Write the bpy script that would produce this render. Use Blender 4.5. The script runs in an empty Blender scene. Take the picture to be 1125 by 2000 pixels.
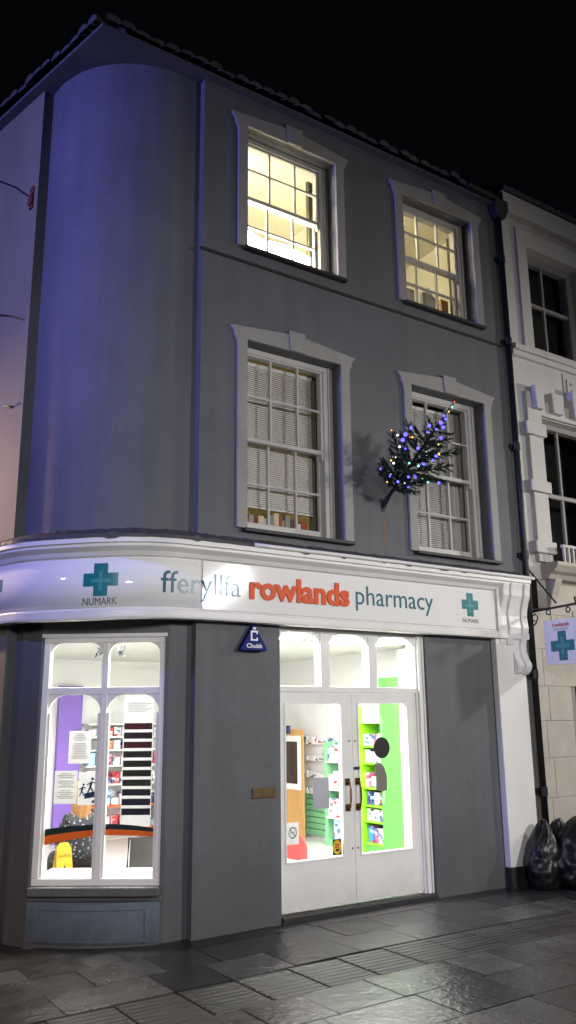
import bpy, bmesh, math, random
from mathutils import Vector, Matrix, noise
random.seed(7)
R = math.radians
scn = bpy.context.scene
col = scn.collection
WM = {}                                   # world matrix of every object that may be a parent

# ------------------------------------------------------------------ materials
def mat(name, c, rough=.6, metal=0., spec=.5, var=0., vscale=6., bump=0., bscale=60., emit=None, estr=0., coat=0., dirt=None, streak=0.):
    m = bpy.data.materials.new(name); m.use_nodes = True
    nt = m.node_tree; b = nt.nodes['Principled BSDF']; L = nt.links.new
    b.inputs['Base Color'].default_value = (*c, 1); b.inputs['Roughness'].default_value = rough
    b.inputs['Metallic'].default_value = metal; b.inputs['Specular IOR Level'].default_value = spec
    b.inputs['Coat Weight'].default_value = coat
    if emit:
        b.inputs['Emission Color'].default_value = (*emit, 1); b.inputs['Emission Strength'].default_value = estr
    if var or bump or dirt or streak:
        tc = nt.nodes.new('ShaderNodeNewGeometry')
    last = None
    if var or streak:
        n = nt.nodes.new('ShaderNodeTexNoise'); n.inputs['Scale'].default_value = vscale; n.inputs['Detail'].default_value = 8; n.inputs['Roughness'].default_value = .65
        if streak:
            mp = nt.nodes.new('ShaderNodeMapping'); mp.inputs['Scale'].default_value = (1, 1, streak)
            L(tc.outputs['Position'], mp.inputs['Vector']); L(mp.outputs['Vector'], n.inputs['Vector'])
        else:
            L(tc.outputs['Position'], n.inputs['Vector'])
        r = nt.nodes.new('ShaderNodeMapRange'); r.inputs['From Min'].default_value = .3; r.inputs['From Max'].default_value = .7
        r.inputs['To Min'].default_value = 1 - var; r.inputs['To Max'].default_value = 1 + var
        L(n.outputs['Fac'], r.inputs['Value'])
        mx = nt.nodes.new('ShaderNodeVectorMath'); mx.operation = 'SCALE'; mx.inputs[0].default_value = c
        L(r.outputs['Result'], mx.inputs['Scale']); L(mx.outputs['Vector'], b.inputs['Base Color']); last = mx
        rr = nt.nodes.new('ShaderNodeMapRange'); rr.inputs['To Min'].default_value = max(.02, rough - .12); rr.inputs['To Max'].default_value = min(1, rough + .12)
        L(n.outputs['Fac'], rr.inputs['Value']); L(rr.outputs['Result'], b.inputs['Roughness'])
    if dirt:                               # grime that gathers towards a height: (colour, z_dirty, z_clean)
        dc, z0, z1 = dirt
        sx = nt.nodes.new('ShaderNodeSeparateXYZ'); L(tc.outputs['Position'], sx.inputs[0])
        n2 = nt.nodes.new('ShaderNodeTexNoise'); n2.inputs['Scale'].default_value = 9; n2.inputs['Detail'].default_value = 9; L(tc.outputs['Position'], n2.inputs['Vector'])
        r2 = nt.nodes.new('ShaderNodeMapRange'); r2.inputs['From Min'].default_value = z0; r2.inputs['From Max'].default_value = z1
        r2.inputs['To Min'].default_value = 1.15; r2.inputs['To Max'].default_value = 0
        L(sx.outputs['Z'], r2.inputs['Value'])
        mu = nt.nodes.new('ShaderNodeMath'); mu.operation = 'MULTIPLY'; mu.use_clamp = True
        L(r2.outputs['Result'], mu.inputs[0]); L(n2.outputs['Fac'], mu.inputs[1])
        mi = nt.nodes.new('ShaderNodeMix'); mi.data_type = 'RGBA'
        mi.inputs['B'].default_value = (*dc, 1); mi.inputs['A'].default_value = (*c, 1)
        if last: L(last.outputs['Vector'], mi.inputs['A'])
        L(mu.outputs[0], mi.inputs['Factor']); L(mi.outputs['Result'], b.inputs['Base Color'])
    if bump:
        n3 = nt.nodes.new('ShaderNodeTexNoise'); n3.inputs['Scale'].default_value = bscale; n3.inputs['Detail'].default_value = 6
        L(tc.outputs['Position'], n3.inputs['Vector'])
        bp = nt.nodes.new('ShaderNodeBump'); bp.inputs['Strength'].default_value = bump; bp.inputs['Distance'].default_value = .01
        L(n3.outputs['Fac'], bp.inputs['Height']); L(bp.outputs['Normal'], b.inputs['Normal'])
    return m

def glass(name, tint=(1, 1, 1), refl=1.):
    m = bpy.data.materials.new(name); m.use_nodes = True; nt = m.node_tree; nt.nodes.clear(); L = nt.links.new
    o = nt.nodes.new('ShaderNodeOutputMaterial'); t = nt.nodes.new('ShaderNodeBsdfTransparent'); g = nt.nodes.new('ShaderNodeBsdfGlossy')
    g.inputs['Roughness'].default_value = .03; t.inputs['Color'].default_value = (*tint, 1)
    f = nt.nodes.new('ShaderNodeFresnel'); gb = nt.nodes.new('ShaderNodeNewGeometry'); ir = nt.nodes.new('ShaderNodeMapRange')   # same reflectance from both sides of a thin pane
    ir.inputs['To Min'].default_value = 1.45; ir.inputs['To Max'].default_value = 1 / 1.45; L(gb.outputs['Backfacing'], ir.inputs['Value']); L(ir.outputs[0], f.inputs['IOR'])
    k = nt.nodes.new('ShaderNodeMath'); k.operation = 'MULTIPLY'; k.inputs[1].default_value = 1.7 * refl; k.use_clamp = True
    x = nt.nodes.new('ShaderNodeMixShader'); L(f.outputs[0], k.inputs[0]); L(k.outputs[0], x.inputs[0]); L(t.outputs[0], x.inputs[1]); L(g.outputs[0], x.inputs[2]); L(x.outputs[0], o.inputs[0])
    # slightly wavy old panes
    n = nt.nodes.new('ShaderNodeTexNoise'); n.inputs['Scale'].default_value = 3; gg = nt.nodes.new('ShaderNodeNewGeometry'); L(gg.outputs['Position'], n.inputs['Vector'])
    b = nt.nodes.new('ShaderNodeBump'); b.inputs['Strength'].default_value = .05; L(n.outputs['Fac'], b.inputs['Height']); L(b.outputs['Normal'], g.inputs['Normal'])
    return m

def emis(name, c, s):
    m = bpy.data.materials.new(name); m.use_nodes = True; nt = m.node_tree; nt.nodes.clear()
    o = nt.nodes.new('ShaderNodeOutputMaterial'); e = nt.nodes.new('ShaderNodeEmission'); e.inputs[0].default_value = (*c, 1); e.inputs[1].default_value = s
    nt.links.new(e.outputs[0], o.inputs[0]); return m

def render_wall(name, c, base_dirt=False, bump=.35):
    m = mat(name, c, .68); nt = m.node_tree; b = nt.nodes['Principled BSDF']; L = nt.links.new
    g = nt.nodes.new('ShaderNodeNewGeometry')
    def nz(scale, sc, lo, hi, a, c_, det=8):
        mp = nt.nodes.new('ShaderNodeMapping'); mp.inputs['Scale'].default_value = sc; L(g.outputs['Position'], mp.inputs['Vector'])
        n = nt.nodes.new('ShaderNodeTexNoise'); n.inputs['Scale'].default_value = scale; n.inputs['Detail'].default_value = det; n.inputs['Roughness'].default_value = .6; L(mp.outputs[0], n.inputs['Vector'])
        r = nt.nodes.new('ShaderNodeMapRange'); r.inputs['From Min'].default_value = lo; r.inputs['From Max'].default_value = hi; r.inputs['To Min'].default_value = a; r.inputs['To Max'].default_value = c_; L(n.outputs['Fac'], r.inputs['Value'])
        return r.outputs[0], n.outputs['Fac']
    p1, _ = nz(1.1, (1, 1, 1), .3, .7, .88, 1.10); p2, _ = nz(3.2, (1.6, 1.6, .16), .32, .72, .87, 1.08); p3, f3 = nz(34, (1, 1, 1), .25, .75, .93, 1.06, 4)
    def mul(x, y):
        k = nt.nodes.new('ShaderNodeMath'); k.operation = 'MULTIPLY'; L(x, k.inputs[0]); L(y, k.inputs[1]); return k.outputs[0]
    tot = mul(mul(p1, p2), p3)
    if base_dirt:
        sx = nt.nodes.new('ShaderNodeSeparateXYZ'); L(g.outputs['Position'], sx.inputs[0]); d0, dn = nz(6, (1, 1, .5), .3, .7, .35, .8)
        hr = nt.nodes.new('ShaderNodeMapRange'); hr.inputs['From Min'].default_value = -.05; hr.inputs['From Max'].default_value = .85; hr.inputs['To Min'].default_value = 1; hr.inputs['To Max'].default_value = 0; L(sx.outputs['Z'], hr.inputs['Value'])
        mi = nt.nodes.new('ShaderNodeMix'); mi.inputs['A'].default_value = 1; L(mul(hr.outputs[0], dn), mi.inputs['Factor']); L(d0, mi.inputs['B']); tot = mul(tot, mi.outputs['Result'])
    v = nt.nodes.new('ShaderNodeVectorMath'); v.operation = 'SCALE'; v.inputs[0].default_value = c; L(tot, v.inputs['Scale']); L(v.outputs[0], b.inputs['Base Color'])
    _, fb = nz(5, (1, 1, 1), 0, 1, 0, 1, 3); ad = nt.nodes.new('ShaderNodeMath'); ad.operation = 'MULTIPLY_ADD'; ad.inputs[1].default_value = 2.2; L(fb, ad.inputs[0]); L(f3, ad.inputs[2])
    bp = nt.nodes.new('ShaderNodeBump'); bp.inputs['Strength'].default_value = bump; bp.inputs['Distance'].default_value = .012; L(ad.outputs[0], bp.inputs['Height']); L(bp.outputs[0], b.inputs['Normal'])
    return m
def pack_mat(name, c):
    """packet with printed blocks"""
    m = mat(name, c, .45); nt = m.node_tree; b = nt.nodes['Principled BSDF']; L = nt.links.new
    g = nt.nodes.new('ShaderNodeNewGeometry'); mp = nt.nodes.new('ShaderNodeMapping'); mp.inputs['Scale'].default_value = (14, 14, 26); L(g.outputs['Position'], mp.inputs[0])
    v = nt.nodes.new('ShaderNodeTexVoronoi'); v.distance = 'CHEBYCHEV'; v.inputs['Scale'].default_value = 1; L(mp.outputs[0], v.inputs['Vector'])
    sp = nt.nodes.new('ShaderNodeSeparateColor'); L(v.outputs['Color'], sp.inputs[0])
    r = nt.nodes.new('ShaderNodeValToRGB'); r.color_ramp.interpolation = 'CONSTANT'; e = r.color_ramp.elements
    lo = tuple(x * .35 for x in c); e[0].position = 0; e[0].color = (*c, 1); e[1].position = .52; e[1].color = (*[.5 * x + .35 for x in c], 1)
    for p_, k in ((.68, (.06, .12, .32)), (.78, lo), (.86, (.7, .7, .7)), (.94, (.45, .06, .08))): q = e.new(p_); q.color = (*k, 1)
    L(sp.outputs[0], r.inputs[0]); L(r.outputs[0], b.inputs['Base Color']); return m

GREY = (.125, .127, .128)
M = dict(
    grey=render_wall('grey_masonry_paint', (.118, .123, .130), True),
    grey_up=render_wall('grey_render_paint', (.120, .125, .135), True),
    grey_wood=render_wall('grey_shopfront_paint', (.128, .132, .142), True, .12),
    plinth=mat('slate_blue_paint', (.13, .165, .225), .5, var=.12, vscale=5, bump=.15, bscale=30, dirt=((.05, .05, .05), -.05, .25)),
    white=mat('white_gloss_paint', (.83, .82, .80), .38, var=.04, vscale=4, bump=.05, bscale=25),
    white_door=mat('white_door_paint', (.84, .83, .81), .35, var=.05, vscale=3, bump=.05, bscale=20, dirt=((.55, .53, .50), -.05, .35)),
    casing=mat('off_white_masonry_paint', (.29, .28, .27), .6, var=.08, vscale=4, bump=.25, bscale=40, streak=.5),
    fascia=mat('white_fascia_paint', (.80, .79, .77), .42, var=.06, vscale=3, bump=.12, bscale=25, streak=.6),
    panel=mat('glossy_white_sign_panel', (.88, .88, .87), .07, bump=.012, bscale=1.6),
    lead=mat('weathered_lead', (.06, .06, .062), .6, var=.4, vscale=14, bump=.6, bscale=30),
    dark=mat('dark_slate', (.022, .022, .024), .55, var=.3, vscale=10),
    seam=mat('near_black_ledge', (.03, .028, .026), .8),
    tile=mat('roof_tile', (.07, .065, .07), .75, var=.35, vscale=9, bump=.4, bscale=40),
    soffit=mat('soffit_paint', (.10, .10, .11), .7, var=.1, vscale=3),
    side=mat('cream_side_wall', (.20, .17, .115), .7, var=.12, vscale=1.6, bump=.06, bscale=12, streak=.4, dirt=((.16, .13, .11), -.1, 1.6)),
    nbr=mat('neighbour_white_render', (.58, .56, .545), .7, var=.09, vscale=2.2, bump=.3, bscale=35, streak=.35),
    nbr_stone=mat('cream_painted_stone', (.50, .455, .40), .7, var=.12, vscale=2.6, bump=.35, bscale=30, dirt=((.2, .17, .14), -.1, .6)),
    iron=mat('black_iron_paint', (.012, .012, .013), .45, var=.3, vscale=20, bump=.1),
    bag=mat('black_bin_liner', (.007, .007, .008), .36, spec=.4, bump=.5, bscale=14),
    glass=glass('window_glass'), shopglass=glass('shop_glass', refl=.6),
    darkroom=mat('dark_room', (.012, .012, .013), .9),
    teal=mat('teal_vinyl', (.012, .19, .215), .3), teal_pale=mat('pale_teal_vinyl', (.06, .30, .32), .3),
    tealtext=mat('dark_teal_vinyl', (.02, .14, .185), .3), orange=mat('orange_letter', (.74, .095, .012), .45, spec=.25),
    greytext=mat('grey_vinyl', (.10, .11, .12), .4), redtext=mat('red_vinyl', (.55, .05, .06), .4),
    blue=mat('blue_plastic', (.008, .020, .17), .55, spec=.15), whitetext=mat('white_print', (.8, .8, .82), .4),
    brass=mat('tarnished_brass', (.14, .095, .05), .45, metal=.6, var=.2, vscale=20), bronze=mat('bronze_handle', (.22, .12, .06), .3, metal=.9),
    paper=mat('white_paper', (.62, .62, .60), .8, var=.03, vscale=12), ink=mat('faint_print', (.36, .36, .36), .8),
    greypaper=mat('grey_card', (.30, .30, .33), .7, var=.08, vscale=20), sepia=mat('brown_grey_card', (.20, .19, .165), .7, var=.08, vscale=14),
    black=mat('matt_black', (.012, .010, .010), .6), navy=mat('navy_print', (.02, .05, .14), .6),
    stripe_dark=mat('dark_green_vinyl', (.012, .03, .03), .4), stripe_or=mat('orange_vinyl', (.85, .16, .015), .45),
    yellow=mat('yellow_plastic', (.42, .27, .008), .5), yellow2=mat('amber_sticker', (.8, .5, .01), .5),
    floor=mat('pale_vinyl_floor', (.66, .65, .62), .35, var=.05, vscale=4), shopwall=mat('white_plaster', (.78, .78, .76), .8, var=.02, vscale=3),
    ceiling=mat('ceiling_tile', (.60, .61, .56), .85, var=.03, vscale=3),
    purple=mat('purple_panel', (.22, .12, .50), .5, var=.05, vscale=3), lime=mat('lime_green_laminate', (.22, .62, .02), .35),
    green=mat('leaf_green_panel', (.10, .36, .07), .45, var=.06, vscale=3), slat=mat('mint_green_slatwall', (.24, .58, .30), .45), sash=mat('sash_paint', (.50, .485, .465), .45, var=.05, vscale=5, bump=.05, bscale=25),
    wood=mat('honey_wood', (.50, .28, .09), .45, var=.15, vscale=5, streak=.12), brown=mat('dark_brown_glass', (.03, .014, .009), .2),
    red=mat('red_upholstery', (.48, .05, .05), .6), mesh=mat('grey_chair_mesh', (.06, .057, .055), .7, var=.3, vscale=60),
    cyan=mat('turquoise_panel', (.02, .42, .48), .4), shelfw=mat('white_shelf', (.75, .75, .74), .4),
    cream=mat('cream_plaster', (.82, .79, .67), .8, var=.03, vscale=2), curtain=mat('olive_curtain', (.17, .165, .10), .9, var=.2, vscale=8),
    blind=mat('cream_blind_slat', (.72, .71, .69), .5), blindroom=mat('dim_yellow_room', (.42, .36, .16), .8),
    tube=emis('fluorescent_panel', (1, .99, .96), 52), warmtube=emis('warm_lamp_tube', (1, .90, .66), 38), ceil_lamp=emis('warm_ceiling_lamp', (1, .93, .74), 130),
    trunk=mat('spruce_bark', (.022, .019, .012), .9, spec=.2), needle=mat('spruce_needle', (.016, .036, .020), .7, spec=.2, var=.35, vscale=20),
    rust=mat('rust_stain', (.22, .12, .075), .8, var=.3, vscale=20), rustiron=mat('rusty_iron', (.14, .03, .018), .8, var=.4, vscale=30),
    skin=mat('skin', (.26, .13, .085), .5), hair=mat('blonde_hair', (.24, .115, .035), .6, var=.3, vscale=40),
    drape=mat('grey_drape', (.42, .40, .36), .9, var=.12, vscale=6), curtainw=mat('net_curtain', (.45, .44, .42), .9),
)
def floral():
    m = mat('dark_floral_cloth', (.010, .011, .015), .8); nt = m.node_tree; b = nt.nodes['Principled BSDF']; L = nt.links.new
    g = nt.nodes.new('ShaderNodeNewGeometry'); v = nt.nodes.new('ShaderNodeTexVoronoi'); v.inputs['Scale'].default_value = 26; L(g.outputs['Position'], v.inputs['Vector'])
    r = nt.nodes.new('ShaderNodeValToRGB'); e = r.color_ramp.elements; e[0].position = .22; e[0].color = (.20, .20, .23, 1); e[1].position = .34; e[1].color = (.010, .011, .015, 1)
    L(v.outputs['Distance'], r.inputs[0]); L(r.outputs[0], b.inputs['Base Color']); return m
M['floral'] = floral()
def paper(name, c):
    m = bpy.data.materials.new(name); m.use_nodes = True; nt = m.node_tree; nt.nodes.clear(); L = nt.links.new
    o = nt.nodes.new('ShaderNodeOutputMaterial'); d = nt.nodes.new('ShaderNodeBsdfDiffuse'); t = nt.nodes.new('ShaderNodeBsdfTranslucent'); x = nt.nodes.new('ShaderNodeMixShader')
    d.inputs[0].default_value = (*c, 1); n = nt.nodes.new('ShaderNodeTexNoise'); n.inputs['Scale'].default_value = 40; g = nt.nodes.new('ShaderNodeNewGeometry'); L(g.outputs['Position'], n.inputs['Vector'])
    r = nt.nodes.new('ShaderNodeMapRange'); r.inputs['To Min'].default_value = .85; r.inputs['To Max'].default_value = 1.1; L(n.outputs['Fac'], r.inputs['Value'])
    v = nt.nodes.new('ShaderNodeVectorMath'); v.operation = 'SCALE'; v.inputs[0].default_value = c; L(r.outputs[0], v.inputs['Scale']); L(v.outputs[0], t.inputs[0])
    x.inputs[0].default_value = .33; L(d.outputs[0], x.inputs[1]); L(t.outputs[0], x.inputs[2]); L(x.outputs[0], o.inputs[0]); return m
M['paper'] = paper('white_paper', (.50, .50, .48)); M['greypaper'] = paper('grey_card', (.17, .17, .195))
M['ink'] = paper('faint_print', (.34, .34, .34))
def paving(name, base, r0, r1, tint=(1, 1, 1)):
    m = mat(name, base, .4, spec=.5); nt = m.node_tree; b = nt.nodes['Principled BSDF']; L = nt.links.new
    g = nt.nodes.new('ShaderNodeNewGeometry')
    n = nt.nodes.new('ShaderNodeTexNoise'); n.inputs['Scale'].default_value = 4.2; n.inputs['Detail'].default_value = 10; n.inputs['Roughness'].default_value = .68; L(g.outputs['Position'], n.inputs['Vector'])
    n2 = nt.nodes.new('ShaderNodeTexNoise'); n2.inputs['Scale'].default_value = 24; n2.inputs['Detail'].default_value = 8; L(g.outputs['Position'], n2.inputs['Vector'])
    ri = nt.nodes.new('ShaderNodeMapRange'); ri.inputs['To Min'].default_value = .5; ri.inputs['To Max'].default_value = 1.8; L(g.outputs['Random Per Island'], ri.inputs['Value'])
    rn = nt.nodes.new('ShaderNodeMapRange'); rn.inputs['From Min'].default_value = .3; rn.inputs['From Max'].default_value = .7; rn.inputs['To Min'].default_value = .7; rn.inputs['To Max'].default_value = 1.3; L(n.outputs['Fac'], rn.inputs['Value'])
    mu = nt.nodes.new('ShaderNodeMath'); mu.operation = 'MULTIPLY'; L(ri.outputs[0], mu.inputs[0]); L(rn.outputs[0], mu.inputs[1])
    mx = nt.nodes.new('ShaderNodeVectorMath'); mx.operation = 'SCALE'; mx.inputs[0].default_value = base; L(mu.outputs[0], mx.inputs['Scale']); L(mx.outputs[0], b.inputs['Base Color'])
    rr = nt.nodes.new('ShaderNodeMapRange'); rr.inputs['From Min'].default_value = .22; rr.inputs['From Max'].default_value = .78; rr.inputs['To Min'].default_value = r0; rr.inputs['To Max'].default_value = r1
    ra = nt.nodes.new('ShaderNodeMath'); ra.operation = 'MULTIPLY_ADD'; ra.inputs[1].default_value = .36; L(g.outputs['Random Per Island'], ra.inputs[0])
    rs_ = nt.nodes.new('ShaderNodeMath'); rs_.operation = 'MULTIPLY_ADD'; rs_.inputs[1].default_value = .64; L(n.outputs['Fac'], rs_.inputs[0]); rs_.inputs[2].default_value = 0; L(rs_.outputs[0], ra.inputs[2])
    L(ra.outputs[0], rr.inputs['Value']); L(rr.outputs[0], b.inputs['Roughness'])
    ad = nt.nodes.new('ShaderNodeMath'); ad.operation = 'MULTIPLY_ADD'; ad.inputs[1].default_value = .35; L(n2.outputs['Fac'], ad.inputs[0]); L(n.outputs['Fac'], ad.inputs[2])
    bp = nt.nodes.new('ShaderNodeBump'); bp.inputs['Strength'].default_value = .6; bp.inputs['Distance'].default_value = .022; L(ad.outputs[0], bp.inputs['Height']); L(bp.outputs[0], b.inputs['Normal'])
    return m
M['slab'] = paving('wet_paving_slab', (.034, .034, .034), .07, .32)
M['ribbed'] = paving('ribbed_paving', (.018, .0175, .017), .36, .62)
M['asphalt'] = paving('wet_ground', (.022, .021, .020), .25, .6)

# ------------------------------------------------------------------ mesh helpers
class MB:
    def __init__(s): s.v = []; s.f = []
    def add(s, vs, fs):
        o = len(s.v); s.v += [tuple(p) for p in vs]; s.f += [tuple(i + o for i in f) for f in fs]; return s
    def box(s, x0, y0, z0, x1, y1, z1):
        return s.add([(x0, y0, z0), (x1, y0, z0), (x1, y1, z0), (x0, y1, z0), (x0, y0, z1), (x1, y0, z1), (x1, y1, z1), (x0, y1, z1)],
                     [(3, 2, 1, 0), (4, 5, 6, 7), (0, 1, 5, 4), (1, 2, 6, 5), (2, 3, 7, 6), (3, 0, 4, 7)])
    def prism(s, ring, vec):
        n = len(ring); vec = Vector(vec); r = [Vector(p) for p in ring]
        return s.add(r + [p + vec for p in r], [tuple(range(n))[::-1], tuple(range(n, 2 * n))] + [(i, (i + 1) % n, n + (i + 1) % n, n + i) for i in range(n)])
    def xz(s, pts, y0, y1): return s.prism([(x, y0, z) for x, z in pts], (0, y1 - y0, 0))
    def xy(s, pts, z0, z1): return s.prism([(x, y, z0) for x, y in pts], (0, 0, z1 - z0))
    def yz(s, pts, x0, x1): return s.prism([(x0, y, z) for y, z in pts], (x1 - x0, 0, 0))
    def quad(s, a, b, c, d): return s.add([a, b, c, d], [(0, 1, 2, 3)])
    def grid(s, rows, closed=False):
        m = len(rows[0]); fs = []
        for i in range(len(rows) - 1):
            for j in range(m if closed else m - 1):
                fs.append((i * m + j, i * m + (j + 1) % m, (i + 1) * m + (j + 1) % m, (i + 1) * m + j))
        return s.add([p for r in rows for p in r], fs)
    def tube(s, pts, rad, n=8):
        P = [Vector(p) for p in pts]; rows = []
        rad = rad if isinstance(rad, (list, tuple)) else [rad] * len(P)
        for i, p in enumerate(P):
            t = (P[min(i + 1, len(P) - 1)] - P[max(i - 1, 0)]).normalized()
            a = t.cross(Vector((0, 0, 1)) if abs(t.z) < .9 else Vector((1, 0, 0))).normalized(); b = t.cross(a)
            rows.append([p + (a * math.cos(2 * math.pi * k / n) + b * math.sin(2 * math.pi * k / n)) * rad[i] for k in range(n)])
        s.grid(rows, True); o = len(s.v)
        s.f.append(tuple(o - n * len(P) + k for k in range(n))); s.f.append(tuple(o - n + k for k in range(n)[::-1])); return s
    def ball(s, c, r, nu=10, nv=6, sc=(1, 1, 1)):
        c = Vector(c); rows = []
        for i in range(nv + 1):
            th = math.pi * i / nv; rr = max(math.sin(th), 1e-3)
            rows.append([c + Vector((r * sc[0] * rr * math.cos(2 * math.pi * k / nu), r * sc[1] * rr * math.sin(2 * math.pi * k / nu), r * sc[2] * math.cos(th))) for k in range(nu)])
        return s.grid(rows, True)
    def disc(s, c, r, y0, y1, n=28, rx=None):
        return s.xz([(c[0] + (rx or r) * math.cos(2 * math.pi * k / n), c[1] + r * math.sin(2 * math.pi * k / n)) for k in range(n)], y0, y1)
    def mapped(s, fn): s.v = [tuple(fn(Vector(p))) for p in s.v]; return s
    def build(s, name, m, parent=None, smooth=False, bevel=0., local=False):
        me = bpy.data.meshes.new(name)
        vs = s.v
        if parent is not None and not local:
            inv = WM[parent.name].inverted(); vs = [inv @ Vector(p) for p in vs]
        me.from_pydata([tuple(p) for p in vs], [], s.f)
        bm = bmesh.new(); bm.from_mesh(me); bmesh.ops.recalc_face_normals(bm, faces=bm.faces); bm.to_mesh(me); bm.free()
        if smooth:
            me.polygons.foreach_set('use_smooth', [True] * len(me.polygons))
        me.materials.append(M[m] if isinstance(m, str) else m)
        o = bpy.data.objects.new(name, me); col.objects.link(o)
        if parent is not None: o.parent = parent
        WM[o.name] = WM[parent.name].copy() if parent is not None else Matrix()
        if bevel:
            b = o.modifiers.new('bevel', 'BEVEL'); b.width = bevel; b.segments = 2; b.limit_method = 'ANGLE'; b.angle_limit = R(40)
        return o
def tag(o, label=None, cat=None, group=None, kind=None):
    for k, v in (('label', label), ('category', cat), ('group', group), ('kind', kind)):
        if v: o[k] = v
    return o
def thing(name, label, cat, loc=(0, 0, 0), rz=0., group=None):
    o = bpy.data.objects.new(name, None); col.objects.link(o); o.empty_display_size = .2
    o.location = loc; o.rotation_euler = (0, 0, rz); WM[o.name] = Matrix.Translation(loc) @ Matrix.Rotation(rz, 4, 'Z')
    return tag(o, label, cat, group)
def frame_at(o, ox, oy, rz):                 # local (u, v, z) -> world for parts laid out on a turned wall
    F = Matrix.Translation((ox, oy, 0)) @ Matrix.Rotation(rz, 4, 'Z'); return lambda p: F @ p

def text_mesh(body, bold=0., depth=.004):
    cu = bpy.data.curves.new('lettering', 'FONT'); cu.body = body; cu.size = 1; cu.offset = bold; cu.extrude = .5; cu.resolution_u = 3
    o = bpy.data.objects.new('lettering', cu); col.objects.link(o); bpy.context.view_layer.update()
    me = bpy.data.meshes.new_from_object(o.evaluated_get(bpy.context.evaluated_depsgraph_get()))
    vs = [v.co.copy() for v in me.vertices]; fs = [tuple(p.vertices) for p in me.polygons]
    bpy.data.objects.remove(o); bpy.data.curves.remove(cu); bpy.data.meshes.remove(me)
    xs = [v.x for v in vs]; ys = [v.y for v in vs]
    return vs, fs, (min(xs), max(xs), min(ys), max(ys))
def lettering(body, u0, u1, base, top, place, bold=0., depth=.004, ref=.73):
    """letters fitted between u0 and u1; base = baseline height, top = height of the ascenders; place(u, z, out)"""
    vs, fs, (a, b, c, d) = text_mesh(body, bold)
    b_ = MB(); b_.add([place(u0 + (v.x - a) / (b - a) * (u1 - u0), base + v.y * (top - base) / d, (v.z + .5) * depth) for v in vs], fs); return b_
def plus(cx, cz, w, h, arm, place, depth=.003, taper=0.):
    a = w * arm / 2; k = h * arm / 2; x, z = w / 2, h / 2; t = taper
    pts = [(-a, z), (a, z), (a, k), (x, k + t), (x, -k), (a, -k), (a - t, -z), (-a, -z), (-a, -k), (-x, -k), (-x, k), (-a, k)]
    # split in three convex pieces so it can be bent round a curve
    b = MB(); n = 6
    for (xa, xb, za, zb) in ((-a, a, -z, z), (-x, -a, -k, k), (a, x, -k, k)):
        row0 = [place(cx + xa + (xb - xa) * i / n, cz + za, depth) for i in range(n + 1)]; row1 = [place(cx + xa + (xb - xa) * i / n, cz + zb, depth) for i in range(n + 1)]
        b.grid([row0, row1])
    return b

def holed_wall(b, x0, x1, z0, z1, y0, y1, holes):
    xs = sorted({x0, x1, *[h[0] for h in holes], *[h[1] for h in holes]}); zs = sorted({z0, z1, *[h[2] for h in holes], *[h[3] for h in holes]})
    def solid(i, j):
        if not (0 <= i < len(xs) - 1 and 0 <= j < len(zs) - 1): return False
        cx, cz = (xs[i] + xs[i + 1]) / 2, (zs[j] + zs[j + 1]) / 2
        return not any(h[0] < cx < h[1] and h[2] < cz < h[3] for h in holes)
    for i in range(len(xs) - 1):
        for j in range(len(zs) - 1):
            if not solid(i, j): continue
            a, c, d, e = xs[i], xs[i + 1], zs[j], zs[j + 1]
            b.quad((a, y0, d), (c, y0, d), (c, y0, e), (a, y0, e)); b.quad((a, y1, d), (a, y1, e), (c, y1, e), (c, y1, d))
            if not solid(i - 1, j): b.quad((a, y0, d), (a, y0, e), (a, y1, e), (a, y1, d))
            if not solid(i + 1, j): b.quad((c, y0, d), (c, y1, d), (c, y1, e), (c, y0, e))
            if not solid(i, j - 1): b.quad((a, y0, d), (a, y1, d), (c, y1, d), (c, y0, d))
            if not solid(i, j + 1): b.quad((a, y0, e), (c, y0, e), (c, y1, e), (a, y1, e))
    return b

# ------------------------------------------------------------------ corner geometry of the pharmacy
CX, CY = 3.3, 1.12
AMAX = R(76)
SA, CA = math.sin(R(270) - AMAX), math.cos(R(270) - AMAX)
def path(xs, out, rad=1.12):                 # unrolled distance along front and corner -> plan point, out = away from the wall
    if xs >= CX: return Vector((xs, -out))
    a = (CX - xs) / 1.12
    if a <= AMAX:
        t = R(270) - a; return Vector((CX, CY)) + (rad + out) * Vector((math.cos(t), math.sin(t)))
    p = Vector((CX, CY)) + (rad + out) * Vector((CA, SA)); d = Vector((SA, -CA)); t = (a - AMAX) * 1.12
    return p + t * Vector((SA, -CA))
LD = Vector((SA, -CA)).normalized()          # direction of the side wall, away from the corner
LN = Vector((CA, SA)).normalized()           # its outward normal
def sag(xs): return -.032 * math.exp(-((xs - 2.4) / .62) ** 2)
def fpt(xs, z, out): p = path(xs, out); return Vector((p.x, p.y, z + sag(xs)))
XS = [7.82] + [3.3 + (7.82 - 3.3) * k / 10 for k in range(9, 0, -1)] + [3.3 - 1.12 * AMAX * k / 26 for k in range(27)] + [3.3 - 1.12 * AMAX - .6, 3.3 - 1.12 * AMAX - 4.5]

B = thing('corner_shop_building', 'three storey grey painted corner building with rounded corner and white sash windows over the pharmacy', 'building', (3.53, 0, 0))

# front wall
DOOR = (4.43, 6.30, -.06, 2.75)
WX = [4.05, 6.255]; WW = 1.185
holes = [DOOR] + [(x, x + WW, 3.555, 5.53) for x in WX] + [(x, x + WW, 6.58, 8.055) for x in WX]
holed_wall(MB(), 3.53, 7.90, -.12, 8.44, 0, .3, holes).build('front_wall', 'grey_up', B)
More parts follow.
